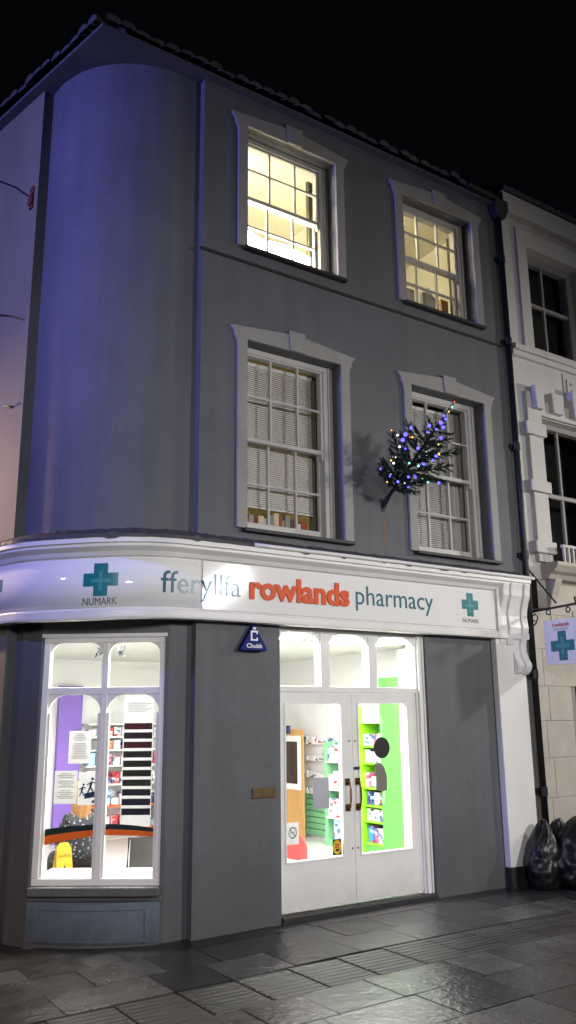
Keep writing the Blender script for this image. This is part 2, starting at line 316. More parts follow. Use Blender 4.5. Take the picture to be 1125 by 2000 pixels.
# rounded corner wall above the shop and its returns
rows = []
arc = [(3.62, .09)] + [(CX + 1.04 * math.cos(t), CY + 1.04 * math.sin(t) + .01) for t in [R(270 - 90 * k / 36) for k in range(37)]]
MB().grid([[(x, y, 3.2) for x, y in arc], [(x, y, 8.44) for x, y in arc]]).build('rounded_corner_wall', 'grey_up', B, smooth=True)
P0 = Vector((2.15, 1.10))
ret = [(P0.x, P0.y), (2.30, 1.137)]
MB().grid([[(x, y, -.1) for x, y in ret], [(x, y, 8.44) for x, y in ret]]).build('side_wall_return', 'grey_up', B)
e = P0 + LD * 5.5
b = MB(); b.quad((P0.x, P0.y, -.15), (e.x, e.y, -.15), (e.x, e.y, 8.44), (P0.x, P0.y, 8.44))
b.build('side_wall', 'side', B)
# thin string course
b = MB(); b.box(3.50, -.018, 6.395, 7.88, 0, 6.425); b.build('string_course', 'seam', B)  # thin ledge in one even near-black colour
b = MB(); q = P0 + LN * .016 + Vector((.02, 0)); q2 = e + LN * .016
b.grid([[(P0.x, P0.y, z), (q.x, q.y, z), (q2.x, q2.y, z)] for z in (6.33, 6.365)]); b.build('string_course', 'seam', B)
# low block at the foot of the side wall
b = MB(); a0 = P0 + LN * .10 - LD * .10; a1 = P0 - LD * .02; a2 = P0 + LD * 2; a3 = a2 + LN * .10
b.xy([tuple(a0), tuple(a1), tuple(a2), tuple(a3)], -.12, .235); b.build('stone_plinth', 'side', B, bevel=.015)
# eaves, soffit and roof
TIP = Vector((2.345, -.085))
far = TIP + LD * 7
b = MB(); b.xy([tuple(TIP), (7.93, -.085), (7.93, 6.6), tuple(far)], 8.44, 8.475); b.build('eaves_soffit', 'soffit', B)
def roof_slope(o, u, w, length, hip_sign):
    """corrugated tiles on one slope; o = eave corner, u = along the eave, w = inwards"""
    b = MB(); p = .165; n = int(length / p * 6)
    for k in range(n):
        s0, s1 = k * p / 6, (k + 1) * p / 6
        rows = []
        for s in (s0, s1):
            ph = (s / p) % 1; h = .045 * math.sqrt(max(0, 1 - (2 * ph - 1) ** 2))
            tk = int((s0 + s1) / 2 / p); jit = .05 * noise.noise(Vector((tk * 3.7, .3, 0))); h *= 1 + .9 * noise.noise(Vector((tk * 2.9, 5.3, 0)))
            col_ = []
            for j in range(9):
                d = min(j * .45, s * 1.3) ; 
                q = o + u * s + w * (d - .075 + jit * (j == 0)); col_.append((q.x, q.y, 8.475 + h + max(0, d) * .62 + (.02 if j == 0 else .02)))
            rows.append(col_)
        b.grid(rows)
        a, c = rows[0][0], rows[1][0]; b.quad(a, c, (c[0], c[1], 8.476), (a[0], a[1], 8.476))
    return b
roof_slope(TIP, Vector((1, 0)), Vector((0, 1)), 5.55, 1).build('tiled_roof', 'tile', B)
roof_slope(TIP, LD, -LN, 6.0, -1).build('tiled_roof', 'tile', B)

# shop level: chamfered wall with the display window
CA0 = Vector((2.388, .791)); CRZ = math.atan2(-.583, .8125)
wf = frame_at(B, CA0.x, CA0.y, CRZ)
cd = Vector((.8125, -.583)); cn = Vector((-.583, -.8125))
def cpt(u, v): return CA0 + cd * u + cn * (-v)      # v > 0 is inwards
pl = [Vector((2.25, 1.125)), Vector((2.27, 1.0)), cpt(.005, -.03), cpt(.025, -.03)]
pr = [cpt(1.123, -.03), cpt(1.16, -.03), Vector((3.42, .085)), Vector((3.56, .085))]
b = MB()
for ring in ([*pl, cpt(.025, .14), Vector((2.40, 1.2))], [*pr, Vector((3.56, .3)), Vector((3.45, .3)), cpt(1.123, .14)]):
    b.xy([tuple(p) for p in ring], -.12, 2.533)
b.build('shopfront_pier', 'grey_wood', B)
b = MB(); b.xy([tuple(p) for p in [*pl, *pr, Vector((3.56, .3)), cpt(1.123, .2), cpt(.0, .2), Vector((2.40, 1.2))]], 2.533, 3.3); b.build('shopfront_header', 'grey_wood', B)
b = MB()
b.xy([tuple(cpt(u, v)) for u, v in ((.02, -.10), (1.128, -.10), (1.128, .3), (.02, .3))], .345, .417)
b.xy([tuple(cpt(u, v)) for u, v in ((.0, -.045), (1.148, -.045), (1.148, .02), (.0, .02))], .30, .345)
b.build('window_ledge', 'grey_wood', B, bevel=.012)
bow = [cpt(.012 + 1.12 * k / 16, -.035 - .085 * math.sin(math.pi * k / 16)) for k in range(17)]
b = MB(); b.xy([tuple(p) for p in bow] + [tuple(cpt(1.132, .25)), tuple(cpt(.012, .25))], -.12, .30); b.build('bowed_stall_riser', 'plinth', B)
b = MB()
for za, zb, ka, kb in ((.245, .275, 1, 15), (.0, .03, 1, 15)):
    outer = [cpt(.012 + 1.12 * k / 16, -.047 - .085 * math.sin(math.pi * k / 16)) for k in range(ka, kb + 1)]; inner = [cpt(.012 + 1.12 * k / 16, -.030 - .085 * math.sin(math.pi * k / 16)) for k in range(kb, ka - 1, -1)]
    b.xy([tuple(p) for p in outer + inner], za, zb)
for k in (1, 14.4):
    o2 = [cpt(.012 + 1.12 * (k + d) / 16, -.0465 - .085 * math.sin(math.pi * (k + d) / 16)) for d in (0, .6)]; i2 = [cpt(.012 + 1.12 * (k + d) / 16, -.03 - .085 * math.sin(math.pi * (k + d) / 16)) for d in (.6, 0)]
    b.xy([tuple(p) for p in o2 + i2], .03, .245)
b.build('riser_moulding', 'plinth', B)
outer = [cpt(.0 + 1.15 * k / 16, -.06 - .10 * math.sin(math.pi * k / 16)) for k in range(17)]
b = MB(); b.xy([tuple(p) for p in outer] + [tuple(cpt(1.15, .0)), tuple(cpt(.0, .0))], -.12, -.012); b.build('stone_kerb_strip', 'grey', B)

# display window ------------------------------------------------
def corner_piece(b, x, z, rx, rz, sx, y0, y1, n=9):   # fills the corner of an opening so that its top is rounded
    pts = [(x, z)] + [(x + sx * rx * (1 - math.sin(math.pi / 2 * k / n)), z - rz * (1 - math.cos(math.pi / 2 * k / n))) for k in range(n + 1)]
    b.xz(pts, y0, y1)
U0, U1 = .025, 1.123
W = MB()
W.box(U0, -.02, .4175, U1, .07, .475)                   # bottom rail
W.box(U0, -.02, 2.45, U1, .07, 2.532)
for a, c in ((U0, .085), (1.075, U1)): W.box(a, -.02, .475, c, .07, 2.45)
W.box(.555, -.012, .475, .612, .06, 2.45)               # mullion
for a, c in ((.085, .555), (.612, 1.075)): W.box(a, -.010, 1.995, c, .06, 2.058)
W.mapped(wf)
win = W.build('display_window', 'white', B, bevel=.006)
for a, c in ((.085, .555), (.612, 1.075)):
    for x, s in ((a, 1), (c, -1)):
        b = MB(); corner_piece(b, x, 2.45, .11, .11, s, .0, .04); b.mapped(wf); b.build('arched_spandrel', 'white', win)
        b = MB(); corner_piece(b, x, 1.995, .165, .16, s, .0, .04); b.box(min(x, x + s * .022), .002, .475, max(x, x + s * .022), .0395, 1.836); b.mapped(wf); b.build('arched_spandrel', 'white', win)
for a, c, d, e_ in ((.085, .555, 2.058, 2.45), (.612, 1.075, 2.058, 2.45), (.085, .555, .475, 1.995), (.612, 1.075, .475, 1.995)):
    b = MB(); b.quad((a, .03, d), (c, .03, d), (c, .03, e_), (a, .03, e_)); b.mapped(wf); b.build('pane', 'shopglass', win)
b = MB(); b.box(U0 - .02, -.045, 2.495, U1 + .02, -.0205, 2.531); b.mapped(wf); b.build('head_moulding', 'white', win, bevel=.008)

# entrance: frame, fanlights and two doors ----------------------
F = MB()
F.box(6.19, .055, -.02, 6.298, .20, 2.70)
F.box(4.432, .055, -.02, 4.452, .20, 2.70)
F.box(4.452, .055, 2.02, 6.19, .19, 2.078)
F.box(4.452, .055, 2.60, 6.19, .19, 2.70)
for a, c in ((4.956, 5.066), (5.567, 5.672)): F.box(a, .06, 2.078, c, .18, 2.60)
fr = F.build('door_frame', 'white', B, bevel=.006)
fans = ((4.452, 4.956), (5.066, 5.567), (5.672, 6.19))
for a, c in fans:
    for x, s in ((a, 1), (c, -1)):
        b = MB(); corner_piece(b, x, 2.60, .15, .14, s, .075, .12); b.build('arched_spandrel', 'white', fr)
for a, c in fans:
    b = MB(); b.quad((a, .10, 2.078), (c, .10, 2.078), (c, .10, 2.60), (a, .10, 2.60)); b.build('fanlight_pane', 'shopglass', fr)
b = MB(); b.box(6.215, .028, -.02, 6.26, .0545, 2.64); b.box(6.275, .028, -.02, 6.298, .0545, 2.64); b.build('jamb_moulding', 'white', fr, bevel=.005)
for k, (x0, x1, g0, g1) in enumerate(((4.455, 5.329, 4.535, 5.187), (5.334, 6.187, 5.412, 6.052))):
    d = holed_wall(MB(), x0, x1, .07, 2.017, .07, .115, [(g0, g1, .49, 1.912)]).build('door', 'white_door', B, bevel=.004)
    d['label'] = ('left glazed door leaf with paper notices', 'right glazed door leaf with a lock')[k]
    b = MB(); b.quad((g0, .095, .49), (g1, .095, .49), (g1, .095, 1.912), (g0, .095, 1.912)); b.build('pane', 'shopglass', d)
    b = MB()
    for a, c, za, zb in ((g0 - .016, g0, .474, 1.928), (g1, g1 + .016, .474, 1.928), (g0, g1, .474, .49), (g0, g1, 1.912, 1.928)): b.box(a, .062, za, c, .0695, zb)
    b.box(x0 + .02, .0675, .375, x1 - .02, .0697, .380); b.build('glazing_bead', 'white_door', d)
    hx = (5.252, 5.378)[k]
    b = MB()
    for z in (.925, 1.165): b.box(hx - .028, .060, z - .032, hx + .028, .0695, z + .032); 
    b.tube([(hx, .065, 1.165), (hx, .03, 1.16), (hx, .016, 1.10), (hx, .016, .99), (hx, .03, .93), (hx, .065, .925)], [.012, .011, .010, .010, .011, .012], 8)
    b.build('pull_handle', 'bronze', d, smooth=False)
    if k:
        b = MB(); b.box(hx - .04, .062, 1.275, hx + .03, .0695, 1.302); b.build('lock_plate', 'black', d)
    for z, xx in ((1.55, (5.29, 5.362)[k]), (.55, (5.30, 5.365)[k])): MB().ball((xx, .068, z), .009).build('screw_cover', 'greytext', d)
b = MB(); b.box(4.43, -.03, -.12, 6.30, .31, .05); b.build('doorstep', 'dark', B, bevel=.01)

# pilaster and console at the right end
b = MB(); b.box(7.305, -.085, .20, 7.77, 0, 3.25); b.build('pilaster', 'fascia', B, bevel=.008)
b = MB(); b.box(7.30, -.095, -.12, 7.775, 0, .197); b.build('pilaster_base', 'dark', B, bevel=.008)
prof = [(.0, 3.275), (.215, 3.275), (.20, 3.2), (.195, 3.13), (.165, 3.06), (.14, 2.98), (.128, 2.9), (.135, 2.82), (.142, 2.77), (.13, 2.70), (.10, 2.63), (.086, 2.57), (0, 2.55)]
kick = [(.086, 2.57), (.086, 2.50), (.11, 2.43), (.148, 2.36), (.152, 2.33), (.12, 2.27), (.086, 2.24), (0, 2.24)]
for k, (xa, xb, g) in enumerate(((7.362, 7.468, .0), (7.472, 7.575, .018), (7.579, 7.682, .006), (7.686, 7.785, .026))):
    pf = prof if k < 2 else prof[:-2] + kick
    b = MB(); b.yz([(-(o + g) if o else 0, z) for o, z in pf], xa, xb); b.build('console_bracket', 'fascia', B, bevel=.012)
b = MB(); b.box(7.31, -.14, 2.66, 7.36, -.0855, 3.2); b.build('console_side', 'fascia', B)

# fascia with cornice, following front and rounded corner
prof = [(.0, 2.642), (.125, 2.642), (.13, 2.66), (.13, 2.712), (.108, 2.722), (.104, 2.735), (.104, 3.178), (.13, 3.19), (.15, 3.225), (.185, 3.25), (.20, 3.262), (.20, 3.285), (.222, 3.292), (.222, 3.345), (.205, 3.36), (.0, 3.385)]
rows = [[fpt(xs, z, o) for o, z in prof] for xs in XS]
b = MB(); b.grid(rows); b.f.append(tuple(range(len(prof))))
b.build('shop_fascia', 'fascia', B)
# lead flashing on the cornice with its ragged drip edge
rows = []
n = 190
for k in range(n + 1):
    xs = 7.83 - (7.83 - .2) * k / n
    j = .008 * noise.noise(Vector((xs * 5, 0, 0))) + .010 * noise.noise(Vector((xs * 17, 3, 0)))
    jz = .006 * noise.noise(Vector((xs * 9, 7, 0))) + (.016 if noise.noise(Vector((xs * 6, 11, 0))) > .28 else 0)
    rows.append([fpt(xs, 3.345 - .012 + jz * -.8, .228 + j * .3), fpt(xs, 3.364 + jz, .226 + j), fpt(xs, 3.40 + jz * .6, .10), fpt(xs, 3.455 + 1.2 * j, .02)])
MB().grid(rows).build('lead_flashing', 'lead', B)
# thin white gutter lip on the right half of the cornice
b = MB(); b.tube([fpt(x, 3.352 + .004 * noise.noise(Vector((x * 6, 0, 0))), .232) for x in [7.86 - 3.85 * k / 20 for k in range(21)]], .020, 8); b.build('cornice_gutter', 'fascia', B, smooth=True)

# sash windows ----------------------------------------------------
def sash_window(x0, z0, z1, bars, kind, key):
    """box frame set back in the reveal, two six pane sashes, moulded casing with keystone"""
    x1 = x0 + WW; dx = x0 - 4.05; zt = z1
    f = MB(); f.box(x0 + .001, .135, z0 + .002, x0 + .03, .27, z1 - .002); f.box(5.112 + dx, .135, z0 + .002, x1 - .001, .27, z1 - .002)
    f.box(x0 + .03, .135, z1 - .062, 5.112 + dx, .27, z1 - .002); f.box(x0 + .03, .135, z0 + .002, 5.112 + dx, .27, z0 + .045)
    f.box(5.165 + dx, .118, z0 + .002, 5.185 + dx, .1349, z1 - .002)
    w = f.build('sash_window', 'sash', B, bevel=.004)
    w['label'] = key
    gl, gr = 4.105 + dx, 5.08 + dx; m1, m2 = 4.445 + dx, 4.787 + dx
    zb, b3, mb, mt, b1, zt_ = bars
    for (a, c, bz, ya, yb) in ((mb, zt_, b1, .150, .195), (zb, mt, b3, .200, .245)):
        s = MB(); lo = .05 if a == mb else .062
        s.box(gl - .045, ya, a - (0 if a == mb else lo), gl, yb, c + (.05 if a == mb else 0)); s.box(gr, ya, a - (0 if a == mb else lo), gr + .035, yb, c + (.05 if a == mb else 0))
        s.box(gl, ya, c - (.0 if a == mb else .045), gr, yb, c + (.05 if a == mb else 0)); s.box(gl, ya, a - (0 if a == mb else lo), gr, yb, a + (.045 if a == mb else 0))
        za, zc = (a + .045, c) if a == mb else (a, c - .045)
        for m_ in (m1, m2): s.box(m_ - .011, ya + .006, za, m_ + .011, yb - .004, zc)
        for p_, q_ in ((gl, m1 - .011), (m1 + .011, m2 - .011), (m2 + .011, gr)): s.box(p_, ya + .006, bz - .011, q_, yb - .004, bz + .011)
        sh = s.build('sash', 'sash', w, bevel=.003)
        g = MB(); g.quad((gl, (ya + yb) / 2, za), (gr, (ya + yb) / 2, za), (gr, (ya + yb) / 2, zc), (gl, (ya + yb) / 2, zc)); g.build('pane', 'glass', w)
        if a == mb:
            h = MB(); h.xz([(gr + .0, a - .0), (gr + .035, a), (gr + .03, a - .05), (gr + .012, a - .07)], ya, yb); h.build('sash_horn', 'sash', w)
    o = [(-.115, z0), (-.115, zt - .10), (-.125, zt - .03), (-.15, zt + .02), (-.158, zt + .06), (-.195, zt + .10), (-.20, zt + .118)]
    half = WW / 2
    pts = [(x0 + half + (p - half), z) for p, z in o] + [(x0 + .50, zt + .188), (x0 + .712, zt + .188)]
    pts += [(x1 - p, z) for p, z in o[::-1]]
    pts = [(p, z) for p, z in pts]
    pts += [(x1, z0), (x1, zt), (x0, zt), (x0, z0)]
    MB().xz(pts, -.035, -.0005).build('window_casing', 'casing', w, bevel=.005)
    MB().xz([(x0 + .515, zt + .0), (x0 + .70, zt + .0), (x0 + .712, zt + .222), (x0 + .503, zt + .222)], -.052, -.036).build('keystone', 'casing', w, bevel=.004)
    s = MB(); s.box(x0 - .045, -.075, z0 - .034, x1 + .10, .13, z0 - .001); s.build('window_sill', 'dark', w, bevel=.004)
    return w
G1 = (3.68, 4.082, 4.515, 4.575, 5.006, 5.45); G2 = (6.70, 7.01, 7.29, 7.345, 7.675, 7.965)
w1 = sash_window(WX[0], 3.555, 5.53, G1, 1, 'left first floor sash window with drawn slatted blind')
w2 = sash_window(WX[1], 3.555, 5.53, G1, 1, 'right first floor sash window behind the small christmas tree')
w3 = sash_window(WX[0], 6.58, 8.055, G2, 2, 'left top floor sash window, brightly lit')
w4 = sash_window(WX[1], 6.58, 8.055, G2, 2, 'right top floor sash window with warm light')
# rooms behind the upper windows
def room(name, x0, x1, z0, z1, depth, m):
    b = MB(); y0, y1 = .301, depth
    b.quad((x0, y1, z0), (x1, y1, z0), (x1, y1, z1), (x0, y1, z1)); b.quad((x0, y0, z0), (x0, y1, z0), (x0, y1, z1), (x0, y0, z1)); b.quad((x1, y0, z0), (x1, y0, z1), (x1, y1, z1), (x1, y1, z0))
    b.quad((x0, y0, z0), (x1, y0, z0), (x1, y1, z0), (x0, y1, z0)); b.quad((x0, y0, z1), (x0, y1, z1), (x1, y1, z1), (x1, y0, z1)); return b.build(name, m, B)
room('upper_room', 3.75, 5.95, 6.2, 8.35, 3.2, 'cream'); room('upper_room', 6.05, 7.85, 6.2, 8.35, 3.2, 'cream')
room('middle_room', 3.75, 5.95, 3.4, 6.0, 2.6, 'blindroom'); room('middle_room', 6.05, 7.85, 3.4, 6.0, 2.6, 'blindroom')
def blind(x0, x1, z0, z1, y, w):
    b = MB(); n = int((z1 - z0) / .023)
    for k in range(n):
        z = z0 + k * .023; b.quad((x0, y - .004, z), (x1, y - .004, z), (x1, y + .005, z + .0195), (x0, y + .005, z + .0195))
    b.box(x0, y - .015, z1, x1, y + .02, z1 + .04); b.box(x0, y - .01, z0 - .03, x1, y + .012, z0 - .01)
    for xx in (x0 + .15, x1 - .15): b.box(xx - .002, y - .012, z0, xx + .002, y - .010, z1)
    return b.build('slatted_blind', 'blind', w)
blind(4.08, 5.08, 3.90, 5.42, .33, w1); blind(6.28, 7.05, 3.72, 5.40, .33, w2)

# shop interior shell
lw0 = Vector((2.42, 1.22)); lw1 = lw0 + LD * 5.0
IN = [tuple(lw0), (2.42, .92), (3.30, .33), (3.5, .302), (7.75, .302), (7.75, 6.0), (lw1.x, 6.0)]
b = MB(); b.add([(x, y, .035) for x, y in IN], [tuple(range(len(IN)))]); b.build('shop_floor', 'floor', B)
CE = [(2.30, 1.2), (2.36, .84), (3.28, .20), (3.5, .14), (7.75, .14), (7.75, 6.0), (lw1.x, 6.0)]
b = MB(); b.add([(x, y, 2.70) for x, y in CE], [tuple(range(len(CE)))]); b.build('shop_ceiling', 'ceiling', B)
b = MB()
for (p, q) in (((7.75, .302), (7.75, 6.0)), ((7.75, 6.0), (lw1.x, 6.0)), ((lw1.x, 6.0), tuple(lw0))): b.quad((*p, .035), (*q, .035), (*q, 2.70), (*p, 2.70))
b.build('shop_wall', 'shopwall', B)
b = MB(); b.xy([tuple(cpt(.03, .09)), tuple(cpt(1.118, .09)), tuple(cpt(1.118, .55)), tuple(cpt(.03, .55))], .30, .47); b.build('window_display_shelf', 'shelfw', B)

# ------------------------------------------------------------------ pharmacy sign
S = thing('shop_sign', 'long glossy white sign with teal and orange lettering wrapped round the corner', 'shop sign', (3.53, -.11, 2.7))
def strip(xa, xb, z0, z1, o, n):
    rows = []
    for k in range(n + 1):
        xs = xa + (xb - xa) * k / n
        rows.append([fpt(xs, z0, .1045), fpt(xs, z0, o), fpt(xs, z1, o), fpt(xs, z1, .1045)])
    b = MB(); b.grid(rows); b.f.append((0, 1, 2, 3)); m_ = len(b.v); b.f.append((m_ - 1, m_ - 2, m_ - 3, m_ - 4)); return b
strip(.4, 3.527, 2.74, 3.172, .111, 60).build('curved_sign_panel', 'panel', S, smooth=False).data.polygons.foreach_set('use_smooth', [True] * (60 * 3 + 2))
strip(3.531, 7.29, 2.735, 3.176, .119, 3).build('front_sign_panel', 'panel', S)
cur = lambda u, z, d: fpt(u, z, .1115 + d)
def mix(u, z, d): return fpt(u, z, (.1195 if u > 3.527 else .1118) + d)
lettering('fferyllfa', 3.142, 3.925, 2.866, 3.062, mix, .0, .003).build('lettering', 'tealtext', S)
lettering('rowlands', 4.02, 5.19, 2.868, 3.088, mix, .035, .014).build('lettering', 'orange', S)
lettering('pharmacy', 5.276, 6.335, 2.892, 3.085, mix, .0, .003).build('lettering', 'tealtext', S)
for cx, cz, w, h, z0, z1 in ((2.666, 2.982, .275, .287, 2.762, 2.826), (1.470, 2.99, .275, .287, 2.762, 2.826), (6.893, 2.992, .254, .262, 2.79, 2.836)):
    e_ = plus(cx, cz, w, h, .40, mix, .001).build('cross_emblem', 'teal', S)
    plus(cx, cz - .01, w * .55, h * .6, .18, mix, .0022).build('inner_cross', 'teal_pale', e_)  # paler inner cross, part of the emblem's own pattern
    lettering('NUMARK', cx - w * .49, cx + w * .49, z0, z1, mix, .0, .002).build('lettering', 'greytext', e_)

# ------------------------------------------------------------------ things fixed to the front
A = thing('alarm_box', 'blue triangular burglar alarm box on the grey wall left of the door', 'alarm box', (4.10, 0, 2.38))
tri = [(3.955, 2.40), (3.965, 2.385), (4.235, 2.388), (4.245, 2.403), (4.113, 2.628), (4.098, 2.628)]
MB().xz(tri, -.075, -.001).build('alarm_case', 'blue', A, bevel=.012)
tp = lambda u, z, d: Vector((u, -.0762 - d, z))
lettering('Chubb', 4.018, 4.185, 2.412, 2.452, tp, .02, .002).build('lettering', 'whitetext', A)
b = MB()
for a in ((4.062, 2.555, 4.138, 2.572), (4.062, 2.478, 4.138, 2.492), (4.062, 2.492, 4.078, 2.555), (4.124, 2.540, 4.138, 2.555), (4.124, 2.492, 4.138, 2.508)): b.box(a[0], -.078, a[1], a[2], -.0761, a[3])
b.build('square_emblem', 'whitetext', A)
MB().box(4.085, -.078, 2.582, 4.118, -.0755, 2.602).build('warning_lamp', 'whitetext', A)
tag(MB().box(4.122, -.012, 1.075, 4.372, -.0005, 1.165).build('brass_plaque', 'brass', None, bevel=.003), 'small tarnished brass plaque on the grey wall beside the left door', 'plaque')

DP = thing('drainpipe', 'tall black cast iron drainpipe between the grey shop and the white neighbour', 'drainpipe', (7.935, -.06, 0))
b = MB(); b.tube([(7.935, -.065, .05), (7.935, -.065, 8.25)], .035, 12); b.build('pipe', 'iron', DP, smooth=True)
for z in (.9, 2.2, 3.62, 5.0, 6.42, 7.6):
    b = MB(); b.tube([(7.935, -.065, z), (7.935, -.065, z + .10)], .045, 12); b.box(7.86, -.03, z + .02, 8.01, -.002, z + .08); b.build('pipe_collar', 'iron', DP)
b = MB(); b.xz([(7.88, 8.24), (7.99, 8.24), (8.06, 8.37), (8.06, 8.52), (7.81, 8.52), (7.81, 8.37)], -.14, .0); b.build('hopper_head', 'iron', DP, bevel=.01)
b = MB(); b.tube([(7.75, -.12, 8.50), (7.3, -.13, 8.50)], .05, 8); b.build('gutter_outlet', 'iron', DP)

# rust stain under the tree bracket belongs to the wall
b = MB(); b.add([(5.772, -.0012, 3.93), (5.795, -.0012, 3.93), (5.803, -.0012, 3.76), (5.793, -.0012, 3.62), (5.781, -.0012, 3.58), (5.768, -.0012, 3.74)], [(0, 1, 2, 3, 4, 5)]); b.build('rust_stain', 'rust', B)

# ------------------------------------------------------------------ small christmas tree leaning out from the wall
TB = Vector((5.784, -.005, 4.03)); TT = Vector((5.784, -1.18, 4.855)); ax = (TT - TB).normalized(); LT = (TT - TB).length
T = thing('christmas_tree', 'small dark spruce tree slanting out from the grey wall by the right window', 'christmas tree', tuple(TB))
b = MB(); b.tube([TB + ax * (LT * k / 8) for k in range(9)], [.022 - .0175 * k / 8 for k in range(9)], 7); b.build('trunk', 'trunk', T)
b = MB(); b.tube([(5.784, 0, 4.0), (5.784, -.09, 4.09)], .027, 10); b.box(5.765, -.012, 3.95, 5.803, -.001, 4.09); b.build('wall_bracket', 'iron', T)
sx = Vector((1, 0, 0)); sy = ax.cross(sx).normalized()
br = MB(); nd = MB(); spots = []
rt = random.Random(11)
def needles(p, q, dens, ln):
    d = q - p; L_ = d.length; d.normalize(); n = max(3, int(L_ * dens))
    s = d.orthogonal().normalized(); t = d.cross(s)
    for k in range(n):
        a = rt.uniform(0, 6.283); o = p + d * (L_ * (k + rt.random()) / n); r = (s * math.cos(a) + t * math.sin(a))
        tip = o + (r * .8 + d * .75).normalized() * ln * rt.uniform(.7, 1.2); w = d.cross(r) * .0042
        nd.add([o - w, o + w, tip], [(0, 1, 2)])
def blen(t):
    pts = ((.14, .42), (.24, .34), (.34, .50), (.41, .34), (.52, .42), (.61, .27), (.72, .20), (.9, .06))
    for (a, x), (c, y) in zip(pts, pts[1:]):
        if a <= t <= c: return x + (y - x) * (t - a) / (c - a)
    return .04
for i, t in enumerate((.17, .24, .34, .41, .52, .61, .72)):
    o = TB + ax * (LT * t); nb = (6, 5, 6, 4, 5, 4, 3)[i]
    for k in range(nb):
        a = 2 * math.pi * (k + .37 * i + rt.uniform(-.2, .2)) / nb
        rad = sx * math.cos(a) + sy * math.sin(a); L_ = blen(t) * rt.uniform(.62, 1.12)
        if o.y + rad.y * L_ > -.05: L_ = min(L_, max(.10, (-.05 - o.y) / max(rad.y, .05)))
        d = (rad * .88 + ax * .38).normalized()
        mid = o + d * L_ * .5; end = o + d * L_ + ax * .07 * L_ + Vector((0, 0, .05 * L_))
        br.tube([o, mid, end], [.007, .005, .002], 5)
        needles(o + d * .04, mid, 420, .045); needles(mid, end, 460, .040)
        spots += [(mid, L_), (end, L_), (mid.lerp(end, .5), L_)]
        nt_ = max(2, int(L_ / .075))
        for j in range(nt_):
            s = .25 + .7 * j / nt_; p = o.lerp(mid, s * 2) if s < .5 else mid.lerp(end, s * 2 - 1)
            for sg in (-1, 1):
                sd = (d.cross(ax) * sg * .75 + d * .65 + Vector((rt.uniform(-.2, .2), rt.uniform(-.2, .2), rt.uniform(-.15, .25)))).normalized(); q = p + sd * L_ * .36 * (1 - s * .55)
                br.tube([p, q], [.003, .0012], 4); needles(p, q, 430, .036); spots.append((q, L_))
needles(TB + ax * LT * .2, TB + ax * LT * .8, 260, .04); needles(TB + ax * LT * .8, TT, 120, .022)
br.build('branches', 'trunk', T); nd.build('needles', 'needle', T)
LS = thing('fairy_lights', 'string of coloured fairy lights wound through the slanting christmas tree', 'fairy lights', tuple(TB + Vector((0, -.4, 0))))
bulbm = {c: emis(c + '_bulb', k, s) for c, k, s in (('blue', (.075, .06, 1), 5.5), ('green', (.30, 1, .70), 1.6), ('white', (.9, .95, 1), 2.2), ('red', (1, .12, .06), 1.6), ('amber', (1, .55, .14), 2.2))}
choice = ['blue'] * 13 + ['green'] * 6 + ['white'] * 5 + ['red'] * 2 + ['amber'] * 2
pts = rt.sample([s for s in spots if s[1] > .1], 46) + [(TB + ax * LT * t + Vector((rt.uniform(-.02, .02), 0, -.012)), 1) for t in (.74, .80, .86, .90, .94, .985)]
cam_dir = Vector((-.6, -.75, -.25)).normalized()
order = []
for p, _ in pts:
    c = rt.choice(choice); r = {'blue': .0185, 'green': .014, 'white': .0115, 'red': .009, 'amber': .011}[c] * rt.uniform(.6, 1.15)
    p = p + cam_dir * .03; order.append(p)
    bo = MB().ball(p, r, 8, 6).build('bulb', bulbm[c], LS, smooth=True); bo['label'] = c + ' glowing bulb'
order.sort(key=lambda p: (p - TB).dot(ax))
w = MB()
for p, q in zip(order, order[1:]):
    if (q - p).length < .5: w.tube([p, (p + q) / 2 + Vector((0, 0, -.015)), q], .0018, 4)
w.build('light_cable', 'iron', LS)

# ------------------------------------------------------------------ cables on the side wall
def sidepoint(t, z, out): p = P0 + LD * t + LN * out; return Vector((p.x, p.y, z))
C1 = thing('wire_anchor', 'rusty red iron anchor plate holding a taut cable high on the side wall', 'wall anchor', tuple(sidepoint(.11, 7.15, 0)))
b = MB(); p = sidepoint(.11, 7.15, 0)
for za, zb, o in ((7.03, 7.07, .02), (7.07, 7.20, .035), (7.20, 7.29, .018)):
    q0, q1 = sidepoint(.075, za, .002), sidepoint(.14, za, o)
    b.xy([(sidepoint(.07, 0, .001)[:2]), (sidepoint(.07, 0, o)[:2]), (sidepoint(.14, 0, o)[:2]), (sidepoint(.14, 0, .001)[:2])], za, zb)
b.build('anchor_plate', 'rustiron', C1, bevel=.006)
b = MB(); b.tube([sidepoint(.11, 7.16, .02), sidepoint(.45, 7.45, .02), sidepoint(.9, 7.76, .03), sidepoint(2.6, 8.0, 2.2)], .009, 6); b.build('cable', 'iron', C1)
C2 = MB(); C2.tube([sidepoint(.09, 5.745, .012), sidepoint(.35, 5.88, .02), sidepoint(.6, 5.975, .02), sidepoint(2.5, 6.2, .6)], .006, 6)
tag(C2.build('loose_cable', 'iron'), 'thin loose black wire below the anchor cable on the side wall', 'cable')
C3 = MB(); C3.tube([sidepoint(.2, 4.83, .0), sidepoint(.2, 4.83, .035), sidepoint(.29, 4.86, .045)], .008, 6); C3.ball(sidepoint(.2, 4.83, .0), .016)
tag(C3.build('wall_hook', 'iron'), 'small black hook low on the orange lit side wall', 'hook')

